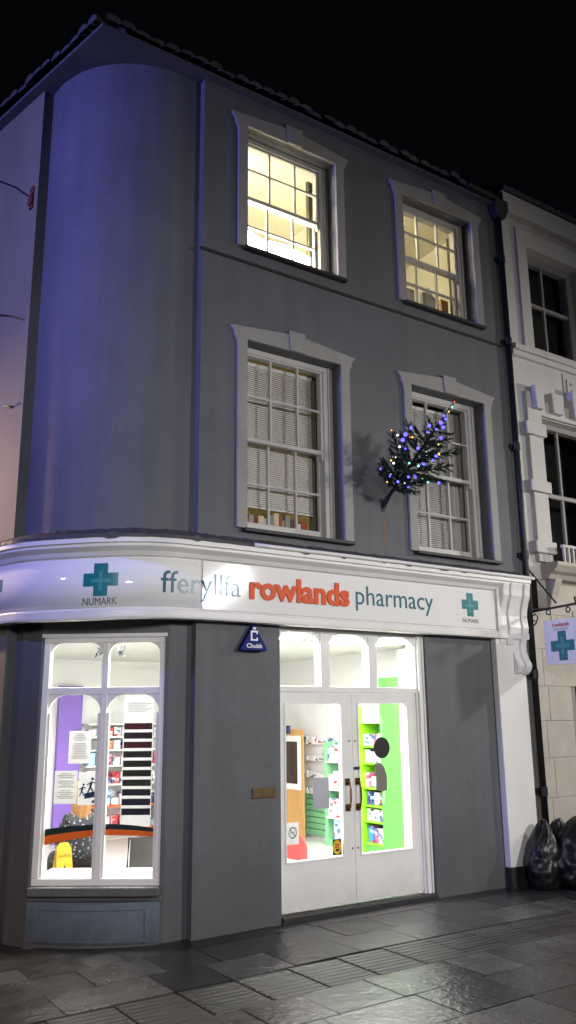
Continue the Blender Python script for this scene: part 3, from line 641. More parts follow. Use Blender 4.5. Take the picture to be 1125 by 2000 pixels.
# ------------------------------------------------------------------ neighbouring white building
N = thing('white_town_house', 'white rendered town house with moulded windows right of the drainpipe', 'building', (7.97, 0, 0))
NX0, NX1 = 7.972, 13.5
nh = [(8.47, 9.58, 6.56, 8.02), (8.46, 9.75, 3.62, 5.56), (8.66, 10.4, -.1, 2.28)]
holed_wall(MB(), NX0, NX1, 3.4, 8.47, -.002, .28, nh[:2] + [(11.2, 12.3, 6.56, 8.02), (11.2, 12.4, 3.62, 5.56)]).build('front_wall', 'nbr', N)
holed_wall(MB(), NX0, NX1, -.12, 3.4, .012, .28, nh[2:]).build('ground_floor_wall', 'nbr_stone', N)
b = MB()
zz = [.36, .86, 1.30, 1.72, 2.12, 2.56, 2.98, 3.395]
for i, (za, zb) in enumerate(zip([-.1] + zz, zz)):
    xs_ = [NX0 + .09, 8.16 if i % 2 else 8.24, 8.655] if zb < 2.4 else [NX0 + .09, 8.18 if i % 2 else 8.5, 9.2, 9.9, 10.7]
    for x0, x1 in zip(xs_, xs_[1:]): b.box(x0 + .003, .003, za + .0035, x1 - .003, .0118, zb - .0035)
b.build('ashlar_blocks', 'nbr_stone', N, bevel=.006)
b = MB()
b.yz([(0, 8.40), (-.115, 8.40), (-.12, 8.44), (-.12, 8.68), (-.10, 8.70), (0, 8.72)], NX0 + .02, NX1); b.build('cornice', 'nbr', N)
rows = []
for k in range(320):
    x = NX0 + .02 + (NX1 - NX0) * k / 320; h = .03 * abs(math.sin(x * 26)) + .012 * noise.noise(Vector((x * 12, 0, 0)))
    rows.append([(x, -.13, 8.695), (x, -.155 + .02 * noise.noise(Vector((x * 9, 2, 0))), 8.735 + h), (x, 3, 10.4)])
MB().grid(rows).build('roof_edge', 'tile', N)
b = MB(); b.yz([(-.003, 6.40), (-.09, 6.41), (-.10, 6.43), (-.10, 6.475), (-.003, 6.50)], NX0 + .06, NX1); b.yz([(-.003, 6.33), (-.05, 6.335), (-.06, 6.40), (-.003, 6.40)], NX0 + .06, NX1); b.build('sill_band', 'nbr', N)
# upper window
def arch(x0, x1, z0, z1, w, o, top): return [(x0 - w, z0), (x0 - w, z1 + top), (x1 + w, z1 + top), (x1 + w, z0), (x1, z0), (x1, z1), (x0, z1), (x0, z0)]
f = MB(); x0, x1, z0, z1 = nh[0]
f.box(x0, .10, z1 - .11, x1, .2, z1 - .001); f.box(x0 + .001, .10, z0, x0 + .11, .2, z1 - .11); f.box(x1 - .12, .10, z0, x1 - .001, .2, z1 - .11)
u = f.build('sash_window', 'casing', N, bevel=.005); u['label'] = 'upper window of the white house, dark four pane sash'
f = MB()
f.box(8.93, .12, z0 + .05, 8.965, .16, z1 - .11); f.box(x0 + .11, .118, 7.265, x1 - .12, .165, 7.31); f.box(x0 + .11, .12, z0 + .0, x1 - .12, .16, z0 + .05); f.build('glazing_bar', 'casing', u, bevel=.003)
MB().quad((x0 + .1, .14, z0), (x1 - .1, .14, z0), (x1 - .1, .14, z1), (x0 + .1, .14, z1)).build('pane', 'glass', u)
MB().xz(arch(x0, x1, 6.51, z1, .19, 0, .25), -.05, -.0025).build('architrave', 'nbr', u, bevel=.008)
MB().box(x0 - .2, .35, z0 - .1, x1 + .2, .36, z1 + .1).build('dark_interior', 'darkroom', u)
# first floor window with blocked surround
x0, x1, z0, z1 = nh[1]
f = MB(); f.box(x0 + .001, .12, z0, x0 + .19, .22, z1); f.box(x0 + .19, .12, z1 - .07, x1, .22, z1 - .001); f.box(x1 - .1, .12, z0, x1 - .001, .22, z1 - .07)
u = f.build('sash_window', 'casing', N, bevel=.005); u['label'] = 'first floor window of the white house with blocked surround and pale drapes'
f = MB(); f.box(8.985, .14, z0, 9.02, .18, z1 - .07); f.box(x0 + .19, .138, 4.545, x1 - .1, .185, 4.60); f.build('glazing_bar', 'casing', u, bevel=.003)
MB().quad((x0 + .15, .16, z0), (x1 - .05, .16, z0), (x1 - .05, .16, z1), (x0 + .15, .16, z1)).build('pane', 'glass', u)
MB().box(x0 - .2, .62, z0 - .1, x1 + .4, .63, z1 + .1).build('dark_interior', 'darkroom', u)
rows = [[(8.60 + .42 * k / 24, .40 + .025 * math.sin(k * 1.7), z) for k in range(25)] for z in (3.62, 4.58)]
MB().grid(rows).build('net_drape', 'curtainw', u, smooth=True)
b = MB(); b.box(8.19, -.07, 3.62, 8.455, -.003, 5.86); b.build('surround_pillar', 'nbr', u, bevel=.008)
for za, zb in ((5.25, 5.42), (4.50, 4.65), (3.72, 3.87)):
    MB().box(8.10, -.12, za, 8.475, -.003, zb).build('surround_block', 'nbr', u, bevel=.012)
for xa, xb, za, zb, o in ((8.27, 8.46, 5.62, 5.93, -.15), (8.62, 8.86, 5.62, 5.90, -.13), (9.02, 9.24, 5.62, 6.0, -.15), (9.42, 9.64, 5.62, 5.9, -.13)):
    MB().xz([(xa + .02, za), (xb - .02, za), (xb, zb), (xa, zb)], o, -.0035).build('lintel_keystone', 'nbr', u, bevel=.012)
MB().box(8.47, -.055, 5.57, 9.8, -.0036, 5.78).build('lintel', 'nbr', u, bevel=.006)
# inscribed panel
MB().box(9.03, -.02, 5.90, 10.3, -.0025, 6.30).build('name_panel', 'nbr', N, bevel=.008)
lettering('B', 9.08, 9.24, 5.98, 6.22, lambda u_, z, d: Vector((u_, -.0205 - d, z)), .03, .02).build('raised_letter', 'nbr', N)
# little balcony rail over a moulded ledge
b = MB()
b.box(8.43, -.24, 3.79, 9.9, -.20, 3.825)
for k in range(17): b.box(8.45 + k * .085, -.235, 3.60, 8.48 + k * .085, -.205, 3.79)
b.build('balcony_rail', 'nbr', N, bevel=.003)
b = MB(); b.yz([(0, 3.40), (-.10, 3.41), (-.14, 3.46), (-.20, 3.49), (-.26, 3.56), (-.26, 3.60), (0, 3.61)], 8.28, NX1); b.build('balcony_ledge', 'nbr_stone', N)
for xa in (8.32, 9.7): MB().yz([(0, 3.05), (-.06, 3.06), (-.10, 3.2), (-.17, 3.36), (-.18, 3.399), (0, 3.399)], xa, xa + .12).build('ledge_bracket', 'nbr_stone', N, bevel=.008)
# shop window of the neighbour
b = MB(); b.box(8.665, .02, -.05, 8.75, .14, 2.275); b.box(8.75, .02, 2.2, 10.4, .14, 2.275); b.box(8.75, .02, -.05, 10.4, .14, .3); b.build('shop_window_frame', 'casing', N, bevel=.006)
MB().quad((8.75, .08, .3), (10.4, .08, .3), (10.4, .08, 2.2), (8.75, .08, 2.2)).build('shop_pane', 'glass', N)
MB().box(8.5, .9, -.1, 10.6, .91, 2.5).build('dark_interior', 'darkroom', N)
e1 = MB(); e1.quad((NX1, 0, -.1), (NX1, 6, -.1), (NX1, 6, 8.7), (NX1, 0, 8.7)); e1.quad((NX0, .28, 8.4), (NX0, 4, 8.4), (NX0, 4, 10.4), (NX0, .28, 8.7)); e1.build('gable_wall', 'nbr', N)
tag(MB().box(8.06, -.10, 3.03, 8.23, -.013, 3.39).build('junction_box', 'iron', None, bevel=.008), 'dark grey metal box on the wall above the hanging sign bracket', 'junction box')

# hanging sign on a wrought iron bracket
H = thing('hanging_sign', 'square white double sided pharmacy sign with teal cross hanging from a wrought iron bracket', 'hanging sign', (7.985, 0, 2.99))
HX = 7.985
b = MB(); b.box(HX - .02, -.03, 2.78, HX + .02, -.001, 3.12); b.tube([(HX, -.01, 2.985), (HX, -.98, 3.02)], .014, 8)
b.tube([(HX, -.005, 3.56), (HX, -.42, 3.05)], .010, 6)
b.tube([(HX, -.02, 2.80), (HX, -.10, 2.84), (HX, -.14, 2.91), (HX, -.10, 2.955), (HX, -.05, 2.93), (HX, -.055, 2.885), (HX, -.09, 2.875)], .009, 6)
for y in (-.30, -.58, -.86):
    b.tube([(HX + .0, y + .03 * math.cos(k * .7), 2.955 + .03 * math.sin(k * .7)) for k in range(10)], .008, 6)
for y in (-.70, -.72): b.tube([(HX, y - .01, 2.93), (HX, y + .02, 3.09)], .008, 6)
b.build('scroll_bracket', 'iron', H)
b = MB()
for y in (-.33, -.64): b.tube([(HX, y, 2.93), (HX, y, 2.855)], .005, 6)
b.build('hanging_chain', 'iron', H)
MB().box(HX - .012, -.745, 2.345, HX + .012, -.225, 2.855).build('sign_board', 'panel', H, bevel=.004)
# lettering on the face turned to the street corner, reading towards the kerb
hp = lambda u, z, d: Vector((HX - .0122 - d, -u, z))
lettering('rowlands', .345, .585, 2.775, 2.822, hp, .03, .001).build('lettering', 'redtext', H)
lettering('pharmacy', .365, .565, 2.735, 2.762, hp, .0, .001).build('lettering', 'greytext', H)
hc = plus(.472, 2.555, .33, .335, .36, hp, .001).build('cross_emblem', 'teal', H)
plus(.472, 2.555, .19, .20, .2, hp, .0022).build('inner_cross', 'teal_pale', hc)

# ------------------------------------------------------------------ bin bags
def bag(name, c, rx, ry, h, seed, label, lean=(0, 0)):
    b = MB(); nu, nv = 40, 30; rows = []
    for i in range(nv + 1):
        t = i / nv
        if t < .86:
            s = t / .86; rr = (math.sin(math.pi * (.10 + .80 * s ** .92)) ** .62) * (1.0 - .16 * s)
        else:
            s = (t - .86) / .14; rr = .40 * math.sqrt(max(0, 1 - s)) + .03
        if i == 0: rr = .5
        row = []
        for k in range(nu):
            a = 2 * math.pi * k / nu; d = Vector((math.cos(a) * 1.6, math.sin(a) * 1.6, t * 3.2 + seed))
            n1 = noise.noise(d); n2 = abs(noise.noise(d * 2.3)); n3 = abs(noise.noise(Vector((math.cos(a) * 5, math.sin(a) * 5, t * 2 + seed))))
            r_ = rr * (1 + .20 * n1 - .22 * n2 - .12 * n3 * (t > .4))
            row.append((c[0] + rx * r_ * math.cos(a) + lean[0] * t, c[1] + ry * r_ * math.sin(a) + lean[1] * t, c[2] + h * t * (1 + .05 * n1)))
        rows.append(row)
    b.grid(rows, True); b.f.append(tuple(range(nu))[::-1]); b.f.append(tuple(nv * nu + k for k in range(nu)))
    o = b.build(name, 'bag', None, smooth=True); sd = o.modifiers.new('sub', 'SUBSURF'); sd.levels = 1; sd.render_levels = 1
    return tag(o, label, 'bin bag', 'black bin bags by the drainpipe')
bag('bin_bag', (7.60, -.29, -.02), .28, .22, .70, 3, 'black plastic bin bag leaning against the foot of the white pilaster', (.08, .05))
bag('bin_bag', (7.99, -.50, -.02), .44, .34, .74, 17, 'large full black bin bag at the right edge beside the pilaster bag', (.06, .05))
bag('bin_bag', (7.98, -.19, -.02), .30, .18, .68, 29, 'black bin bag squeezed behind the two others against the drainpipe')

# ------------------------------------------------------------------ notices and decals on the glass
def notice(name, u0, u1, z0, z1, place, m, label, lines=0, cat='notice', skew=0.):
    t = thing(name, label, cat, tuple(place((u0 + u1) / 2, z0, 0)))
    b = MB(); b.add([place(u0, z0, 0), place(u1, z0 + skew, 0), place(u1, z1 + skew, 0), place(u0, z1, 0)], [(0, 1, 2, 3)]); b.build('sheet', m, t)
    if lines:
        l = MB(); rl = random.Random(int(u0 * 999))
        for k in range(lines):
            z = z1 - (z1 - z0) * (.10 + .8 * k / lines); c = (u0 + u1) / 2; hw = (u1 - u0) * .38 * rl.uniform(.55, 1)
            if rl.random() < .12: continue
            l.add([place(c - hw, z, -.0012), place(c + hw, z, -.0012), place(c + hw, z + .006, -.0012), place(c - hw, z + .006, -.0012)], [(0, 1, 2, 3)])
        l.build('print_lines', 'ink', t)
    return t
wp = lambda u, z, v: wf(Vector((u, .045 + v, z)))
notice('paper_notice', .275, .470, 1.405, 1.682, wp, 'paper', 'upper white printed notice in the left pane of the display window', 16)
notice('paper_notice', .165, .365, 1.07, 1.345, wp, 'paper', 'lower white printed notice at the left edge of the display window', 14)
t = notice('pictogram_poster', .375, .553, 1.06, 1.335, wp, 'paper', 'white poster with two blue walking figures in the display window', 0, 'poster')
b = MB()
def seg(b, a, c, r): 
    a = Vector(a); c = Vector(c); n = Vector((-(c - a).y, (c - a).x)).normalized() * r
    b.add([wp(*(a + n), -.002), wp(*(a - n), -.002), wp(*(c - n), -.002), wp(*(c + n), -.002)], [(0, 1, 2, 3)])
for ox, oz, sc in ((.408, 1.175, .8), (.482, 1.21, 1.)):
    for a, c, r in (((0, 0), (.012, .045), .011), ((0, 0), (-.022, -.055), .007), ((0, 0), (.032, -.05), .007), ((.012, .04), (-.03, .015), .005), ((.012, .04), (.045, .03), .005)):
        seg(b, (ox + a[0] * sc, oz + a[1] * sc), (ox + c[0] * sc, oz + c[1] * sc), r * sc)
    b.add([wp(ox + .018 * sc + .013 * sc * math.cos(k * .785), oz + .066 * sc + .013 * sc * math.sin(k * .785), -.002) for k in range(8)], [tuple(range(8))])
b.add([wp(.435, 1.11, -.002), wp(.55, 1.128, -.002), wp(.55, 1.175, -.002), wp(.435, 1.157, -.002)], [(0, 1, 2, 3)]); b.add([wp(.50, 1.075, -.002), wp(.53, 1.078, -.002), wp(.53, 1.10, -.002), wp(.50, 1.097, -.002)], [(0, 1, 2, 3)])
b.build('blue_pictogram', 'navy', t)
t = notice('banded_poster', .755, 1.02, .88, 1.985, wp, 'paper', 'tall white poster with ten dark colour bands in the right pane of the display window', 0, 'poster')
bc = [(.10, .018, .02), (.035, .02, .025), (.09, .014, .02), (.025, .03, .022), (.022, .032, .02), (.022, .028, .018), (.025, .04, .02), (.018, .02, .032), (.018, .018, .04), (.016, .014, .035)]
for k, c in enumerate(bc):
    za = 1.745 - k * .0795; b = MB(); b.add([wp(.762, za - .055, -.0015), wp(1.013, za - .055, -.0015), wp(1.013, za, -.0015), wp(.762, za, -.0015)], [(0, 1, 2, 3)])
    b.build('colour_band', mat('band_print', c, .5, var=.35, vscale=18), t)
b = MB()
for k in range(7): b.add([wp(.79, 1.84 + k * .014, -.0015), wp(.95 + .03 * (k % 3), 1.84 + k * .014, -.0015), wp(.95 + .03 * (k % 3), 1.846 + k * .014, -.0015), wp(.79, 1.846 + k * .014, -.0015)], [(0, 1, 2, 3)])
b.build('print_lines', 'ink', t)
ST = thing('window_stripe', 'curved dark green and orange vinyl stripe across the display window', 'window decal', tuple(wp(.58, .8, 0)))
def zt(u): return .905 - .045 * abs((u - .66) / .45) ** 1.8 if u > .66 else .905 - .040 * ((.66 - u) / .55) ** 1.7
def zm(u): return .862 - (.028 * ((u - .66) / .45) ** 1.6 if u > .66 else .052 * ((.66 - u) / .55) ** 1.6)
def zb_(u): return .815 - (.020 * ((u - .66) / .45) ** 1.6 if u > .66 else .080 * ((.66 - u) / .55) ** 1.5)
for nm, f0, f1, m in (('dark_band', zm, zt, 'stripe_dark'), ('orange_band', zb_, zm, 'stripe_or')):
    b = MB()
    for ua, ub in ((.108, .555), (.613, 1.054)):
        us = [ua + (ub - ua) * k / 14 for k in range(15)]
        b.grid([[wf(Vector((u, .0245, f0(u)))) for u in us], [wf(Vector((u, .0245, f1(u)))) for u in us]])
    b.build(nm, m, ST)
for u, lab in ((.535, 'crumpled clear plastic hook hanging in the upper left light of the display window'), (.70, 'crumpled clear plastic hook hanging in the upper right light of the display window')):
    b = MB()
    for k in range(9): 
        a = Vector((random.uniform(-.05, .05), random.uniform(-.01, .01), random.uniform(-.05, .05))); c = a + Vector((random.uniform(-.05, .05), .012, random.uniform(-.04, .04))); e_ = a + Vector((random.uniform(-.03, .03), -.012, random.uniform(-.04, .04)))
        b.add([wf(Vector((u, .075, 2.37)) + q) for q in (a, c, e_)], [(0, 1, 2)])
    tag(b.build('plastic_hanger', mat('shiny_foil', (.5, .52, .62), .12, metal=.8)), lab, 'hanger')
dp = lambda u, z, v: Vector((u, .1005 + v, z))
dpf = lambda u, z, v: Vector((u, .092 + v, z))
notice('grey_notice', 4.855, 5.045, .93, 1.215, dpf, 'greypaper', 'grey printed card taped in the middle of the left door glass', 0)
t = notice('no_smoking_notice', 4.545, 4.685, .635, .83, dpf, 'paper', 'small white no smoking notice low in the left door glass', 0)
b = MB(); n = 28; b.grid([[Vector((4.617 + r_ * math.cos(2 * math.pi * k / n), .0905, .738 + r_ * 1.15 * math.sin(2 * math.pi * k / n))) for k in range(n)] for r_ in (.036, .046)], True)
b.add([Vector((4.617 + a, .0904, .738 + c)) for a, c in ((-.030, .026), (-.024, .034), (.031, -.026), (.025, -.034))], [(0, 1, 2, 3)]); b.add([Vector((4.617 + a, .09055, .738 + c)) for a, c in ((-.026, -.006), (.024, .004), (.024, .012), (-.026, .002))], [(0, 1, 2, 3)])
b.build('prohibition_ring', 'greytext', t)
t = notice('round_sticker', 5.075, 5.182, .50, .645, dpf, 'black', 'yellow disc sticker on a black square low in the left door glass', 0, 'sticker')
MB().disc((5.128, .572), .064, .0912, .0916, rx=.050).build('yellow_disc', 'yellow2', t)
b = MB(); b.box(5.105, .0905, .586, 5.155, .0911, .60); b.box(5.10, .0905, .566, 5.15, .0911, .578); b.build('print_lines', 'redtext', t)
b = MB(); b.box(5.11, .0905, .535, 5.15, .0911, .556); b.build('print_block', 'black', t)
t = thing('black_disc_sticker', 'black round disc stuck on the right door glass', 'sticker', (5.72, .09, 1.4))
b = MB(); b.disc((5.72, 1.475), .105, .088, .0935, rx=.105); b.build('disc', 'black', t)
b = MB(); b.box(5.58, .089, 1.44, 5.64, .093, 1.47); b.build('disc_tab', 'black', t)
b = MB(); b.xz([(5.63, 1.07), (5.70, 1.05), (5.77, 1.06), (5.775, 1.20), (5.74, 1.29), (5.70, 1.325), (5.62, 1.325), (5.635, 1.2)], .089, .0925)
tag(b.build('card_pocket', 'sepia', None), 'brown grey card under the black disc on the right door glass', 'card')

# ------------------------------------------------------------------ things inside the shop
# lights in the ceiling
k = 0
for y, xs_ in ((.68, (4.15, 5.5, 6.85)), (1.32, (3.1, 4.8, 6.4))):
    for x in xs_:
        k += 1
        row = {.68: 'the front row', 1.32: 'the second row'}[y]; pos = ('left', 'middle', 'right')[xs_.index(x)]
        t = thing('ceiling_light', f'{pos} white panel light of {row} in the shop ceiling', 'ceiling light', (x, y, 2.68), 0, 'panel lights in the shop ceiling')
        MB().quad((x - .56, y - .26, 2.672), (x - .56, y + .26, 2.672), (x + .56, y + .26, 2.672), (x + .56, y - .26, 2.672)).build('diffuser', 'tube', t)
        f = MB()
        for a in ((-.6, -.3, .6, -.26), (-.6, .26, .6, .3), (-.6, -.26, -.56, .26), (.56, -.26, .6, .26)): f.box(x + a[0], y + a[1], 2.665, x + a[2], y + a[3], 2.695)
        f.build('frame', 'shelfw', t)
# display unit on the right wall
DU = thing('display_unit', 'lime green shelf unit seen through the right door leaf', 'shelf unit', (7.6, 2.45, .035))
MB().box(7.42, 2.62, .036, 7.74, 2.68, 1.93).build('side_panel', 'lime', DU)
MB().box(7.735, 2.215, .036, 7.748, 2.62, 2.1).build('back_panel', 'green', DU)
SHZ = (.165, .445, .645, .87, 1.19, 1.41, 1.73)
for z in SHZ: MB().box(7.455, 2.215, z - .022, 7.734, 2.619, z).build('shelf', 'lime' if z < 1.7 else 'shelfw', DU)
MB().box(7.47, 2.216, 1.732, 7.734, 2.618, 2.2).build('top_box', 'shelfw', DU)
MB().box(7.465, 2.215, .036, 7.475, 2.619, .143).build('kick_board', 'green', DU)
GP = thing('green_wall_panel', 'tall leaf green promotional panel with faint white script behind the right door', 'wall panel', (7.6, 2.0, .035))
MB().box(7.45, 1.812, .036, 7.747, 2.213, 2.3).build('panel', 'green', GP)
b = MB(); rg = random.Random(5)
for z0_, z1_ in ((1.50, 1.80), (.70, 1.12)):
    z = z1_
    while z > z0_:
        b.tube([(7.4485, 2.185 - .012 * rg.random(), z), (7.4485, 2.175 - .02 * rg.random(), z - .018), (7.4485, 2.186, z - .03)], .0024, 4); z -= .034
b.build('script_lettering', 'whitetext', GP)
MB().box(7.46, 1.35, .036, 7.748, 1.81, 2.66).build('boxed_pillar', 'cream', B)
PC = {'white': (.74, .74, .74), 'blue': (.05, .22, .55), 'pink': (.65, .10, .25), 'pale green': (.35, .6, .35), 'pale blue': (.4, .6, .75), 'navy': (.03, .04, .2), 'orange': (.75, .22, .03), 'red': (.6, .04, .05)}
PM = {k_: pack_mat('pack_' + k_.replace(' ', '_'), v) for k_, v in PC.items()}
ORD = ['lowest', 'second', 'third', 'fourth', 'fifth', 'sixth', 'top']
def pack(x0, y0, z0, x1, y1, z1, c, label, group):
    b = MB(); b.box(x0, y0, z0, x1, y1, z1)
    return tag(b.build('product_box', PM[c], None, bevel=.004), label, 'product', group)
rp = random.Random(3)
for i, (z, zn) in enumerate(zip(SHZ, SHZ[1:])):
    y = 2.23
    while y < 2.56:
        w_ = rp.uniform(.06, .11); h_ = min(zn - z - .05, rp.uniform(.12, .24)); c = rp.choice(('white', 'white', 'white', 'pink', 'pale blue', 'pale green', 'navy' if i in (2, 3) else 'white', 'blue'))
        dpt = rp.uniform(.0, .05)
        pack(7.475 + dpt, y, z + .001, 7.68, min(y + w_, 2.615), z + h_, c, f'{c} product box on the {ORD[i]} shelf of the lime green unit', f'{c} boxes on the {ORD[i]} shelf of the lime green unit'); y += w_ + .008
# green slatwall with packets
SW = thing('slatwall_unit', 'mint green slatted wall unit seen through the left door leaf', 'slatwall', (7.7, 3.8, .035))
b = MB()
for k in range(8): b.box(7.70, 2.70, .10 + k * .085, 7.747, 4.6, .10 + k * .085 + .072)
b.build('slat_panel', 'slat', SW)
MB().box(7.715, 2.70, .785, 7.747, 4.6, 1.75).build('upper_panel', 'shelfw', SW)
MB().box(7.50, 3.50, .036, 7.699, 3.58, 1.45).build('upright', 'slat', SW)
MB().box(7.45, 2.72, .036, 7.699, 3.49, .11).build('base_shelf', 'slat', SW)
for z in (.42, .80, 1.18): MB().box(7.46, 2.72, z - .02, 7.699, 3.49, z).build('shelf', 'shelfw', SW)
for z, col_n in ((.12, 5), (.42, 6), (.80, 6), (1.18, 6)):
    for k in range(col_n):
        y = 2.725 + k * .127; c = rp.choice(('white', 'white', 'white', 'white', 'pale blue', 'white'))
        lv = {.12: 'base', .42: 'lower', .80: 'middle', 1.18: 'upper'}[z]
        pack(7.48 + rp.uniform(0, .03), y, z + .001, 7.66, y + .115, z + rp.uniform(.18, .29), c, f'{c} carton on the {lv} shelf of the mint green slatwall', f'{c} cartons on the {lv} slatwall shelf')
for r_, z in enumerate((.62, .86, 1.10, 1.34)):
    for k in range(4):
        y = 3.62 + k * .20; pack(7.64, y, z + .06, 7.698, y + .15, z + rp.uniform(.12, .18), 'white', f'white packet hung in the {ORD[r_]} row on the mint slats', f'white packets in the {ORD[r_]} row on the mint slats')
# wooden consulting room front with a dark screen
WC = thing('wood_partition', 'honey coloured wooden partition with a white framed dark panel behind the left door', 'partition', (7.5, 4.4, .035))
MB().box(7.40, 3.97, .036, 7.42, 5.0, 1.626).build('wood_board', 'wood', WC)
MB().box(7.385, 4.03, .75, 7.3995, 4.46, 1.53).build('white_frame', 'shelfw', WC)
MB().box(7.375, 4.10, .835, 7.3845, 4.385, 1.445).build('dark_panel', 'brown', WC)
MB().box(7.375, 4.30, 1.56, 7.3995, 4.46, 1.68).build('blue_label', 'navy', WC)
# red board
RC = thing('red_board', 'low red free standing board with rounded top behind the left door glass', 'board', (6.3, 2.6, .035))
MB().yz([(2.30, .06), (2.30, .22), (2.32, .285), (2.37, .33), (2.44, .352), (2.60, .355), (3.0, .355), (3.0, .06)], 6.28, 6.31).build('panel', 'red', RC, bevel=.006)
for y in (2.36, 2.94): MB().box(6.18, y - .015, .036, 6.40, y + .015, .0595).build('foot', 'shelfw', RC)

# back wall: purple panel and shelves
PP = MB().box(4.30, 5.90, .036, 4.66, 5.995, 2.30); tag(PP.build('purple_panel', 'purple'), 'tall purple panel on the back wall seen through the display window', 'wall panel')
BS = thing('back_wall_shelves', 'white wall shelves of packets beside the purple panel at the back of the shop', 'shelf unit', (5.3, 5.8, .035))
MB().box(4.68, 5.97, .036, 6.2, 5.995, 2.1).build('back_panel', 'shelfw', BS)
BZ = (.22, .55, .86, 1.13, 1.36, 1.55, 1.74)
for z in BZ: MB().box(4.69, 5.70, z - .025, 6.2, 5.969, z).build('shelf', 'stripe_or' if z in (.22, .55) else 'shelfw', BS)
for i, z in enumerate(BZ[:-1]):
    for k in range(11):
        x = 4.72 + k * .133
        if rp.random() < .2: continue
        c = rp.choice(('white', 'white', 'white', 'pale blue', 'red', 'navy', 'pink', 'orange', 'white')); pack(x, 5.74, z + .001, x + .115, 5.93, z + rp.uniform(.10, BZ[i + 1] - z - .05), c, f'{c} packet on the {ORD[i]} white back wall shelf', f'{c} packets on the {ORD[i]} back wall shelf')
tag(MB().box(5.80, 5.45, .036, 6.16, 5.64, .80).build('turquoise_stand', 'cyan', None, bevel=.01), 'turquoise display stand in front of the back wall shelves', 'display stand')
# wet floor sign
YS = thing('wet_floor_sign', 'yellow folding wet floor caution sign behind the left pane of the display window', 'floor sign', (2.97, 1.62, .035))
def ys(dx, lean): 
    b = MB(); r_ = [(2.87, .036), (3.07, .036), (3.04, .58), (3.01, .63), (2.93, .63), (2.90, .58)]
    b.add([(x, 1.62 + (z - .63) * lean - .012, z) for x, z in r_] + [(x, 1.62 + (z - .63) * lean + .0, z) for x, z in r_], [tuple(range(6)), tuple(range(6, 12))[::-1]] + [(i, (i + 1) % 6, 6 + (i + 1) % 6, 6 + i) for i in range(6)]); return b
ys(0, .22).build('front_leaf', 'yellow', YS); ys(0, -.22).build('rear_leaf', 'yellow', YS)
b = MB(); f_ = lambda x, z: (x, 1.62 + (z - .63) * .22 - .0135, z)
for tri_ in (((2.92, .33), (3.02, .33), (3.01, .345), (2.93, .345)), ((2.92, .33), (2.935, .33), (2.975, .42), (2.97, .435)), ((3.02, .33), (2.97, .435), (2.965, .42), (3.005, .33))): b.add([f_(*q) for q in tri_], [(0, 1, 2, 3)])
b.build('warning_triangle', 'black', YS)
vs, fs, bb = text_mesh('CAUTION'); b = MB(); b.add([f_(2.91 + .12 * (v.x - bb[0]) / (bb[1] - bb[0]), .50 + .035 * v.y) for v in vs], fs); b.build('lettering', 'black', YS)
# mesh backed chair
MC = thing('mesh_chair', 'dark grey mesh backed office chair behind the right pane of the display window', 'chair', (3.72, 1.45, .035))
b = MB(); rows = []
for i in range(13):
    z = .30 + .36 * i / 12; rows.append([(3.52 + .36 * j / 16, 1.28 - .06 * math.sin(math.pi * j / 16) + .10 * (.66 - z), z - .035 * math.cos(math.pi * 2 * j / 16) * (1 - i / 12)) for j in range(17)])
b.grid(rows); b.build('mesh_back', 'mesh', MC, smooth=True)
b = MB(); b.tube([(3.50, 1.31, .30), (3.50, 1.28, .66), (3.89, 1.28, .66), (3.89, 1.31, .30)], .014, 8); b.build('back_frame', 'black', MC)
MB().box(3.50, 1.34, .27, 3.90, 1.74, .33).build('seat', 'mesh', MC, bevel=.02)
b = MB(); b.tube([(3.70, 1.54, .27), (3.70, 1.54, .08)], .025, 8)
for a in range(5): b.tube([(3.70, 1.54, .09), (3.70 + .24 * math.cos(a * 1.257), 1.54 + .24 * math.sin(a * 1.257), .06)], .014, 6)
b.build('star_base', 'black', MC)

# seated customer seen from behind --------------------------------
def skin_body(name, pts, edges, rad, m, parent):
    me = bpy.data.meshes.new(name); inv = WM[parent.name].inverted()
    me.from_pydata([tuple(inv @ Vector(p)) for p in pts], edges, []); o = bpy.data.objects.new(name, me); col.objects.link(o); o.parent = parent; WM[o.name] = WM[parent.name].copy()
    sk = o.modifiers.new('skin', 'SKIN'); sk.use_smooth_shade = True
    for i, r_ in enumerate(rad): me.skin_vertices[0].data[i].radius = r_ if isinstance(r_, tuple) else (r_, r_)
    me.skin_vertices[0].data[0].use_root = True
    sd = o.modifiers.new('sub', 'SUBSURF'); sd.levels = 2; sd.render_levels = 2; me.materials.append(M[m]); return o
px, py = 3.24, 1.95
PE = thing('person', 'seated person with blonde hair in a dark floral top behind the display window', 'person', (px, py, .035))
pts = [(px, py, .40), (px, py - .02, .55), (px, py - .03, .70), (px, py - .02, .82), (px, py, .90), (px, py + .03, .97), (px, py + .04, 1.06),
       (px - .12, py - .01, .80), (px - .19, py + .02, .62), (px - .15, py + .20, .50), (px + .12, py - .01, .80), (px + .19, py + .02, .62), (px + .15, py + .20, .50),
       (px - .09, py + .10, .40), (px - .11, py + .40, .41), (px - .11, py + .42, .12), (px - .11, py + .50, .07), (px + .09, py + .10, .40), (px + .11, py + .40, .41), (px + .11, py + .42, .12), (px + .11, py + .50, .07)]
ed = [(0, 1), (1, 2), (2, 3), (3, 4), (4, 5), (5, 6), (3, 7), (7, 8), (8, 9), (3, 10), (10, 11), (11, 12), (0, 13), (13, 14), (14, 15), (15, 16), (0, 17), (17, 18), (18, 19), (19, 20)]
rd = [(.15, .12), (.13, .10), (.14, .10), (.13, .085), .05, .055, .08, .06, .045, .03, .06, .045, .03, .085, .07, .045, .03, .085, .07, .045, .03]
body = skin_body('body', pts, ed, rd, 'skin', PE)
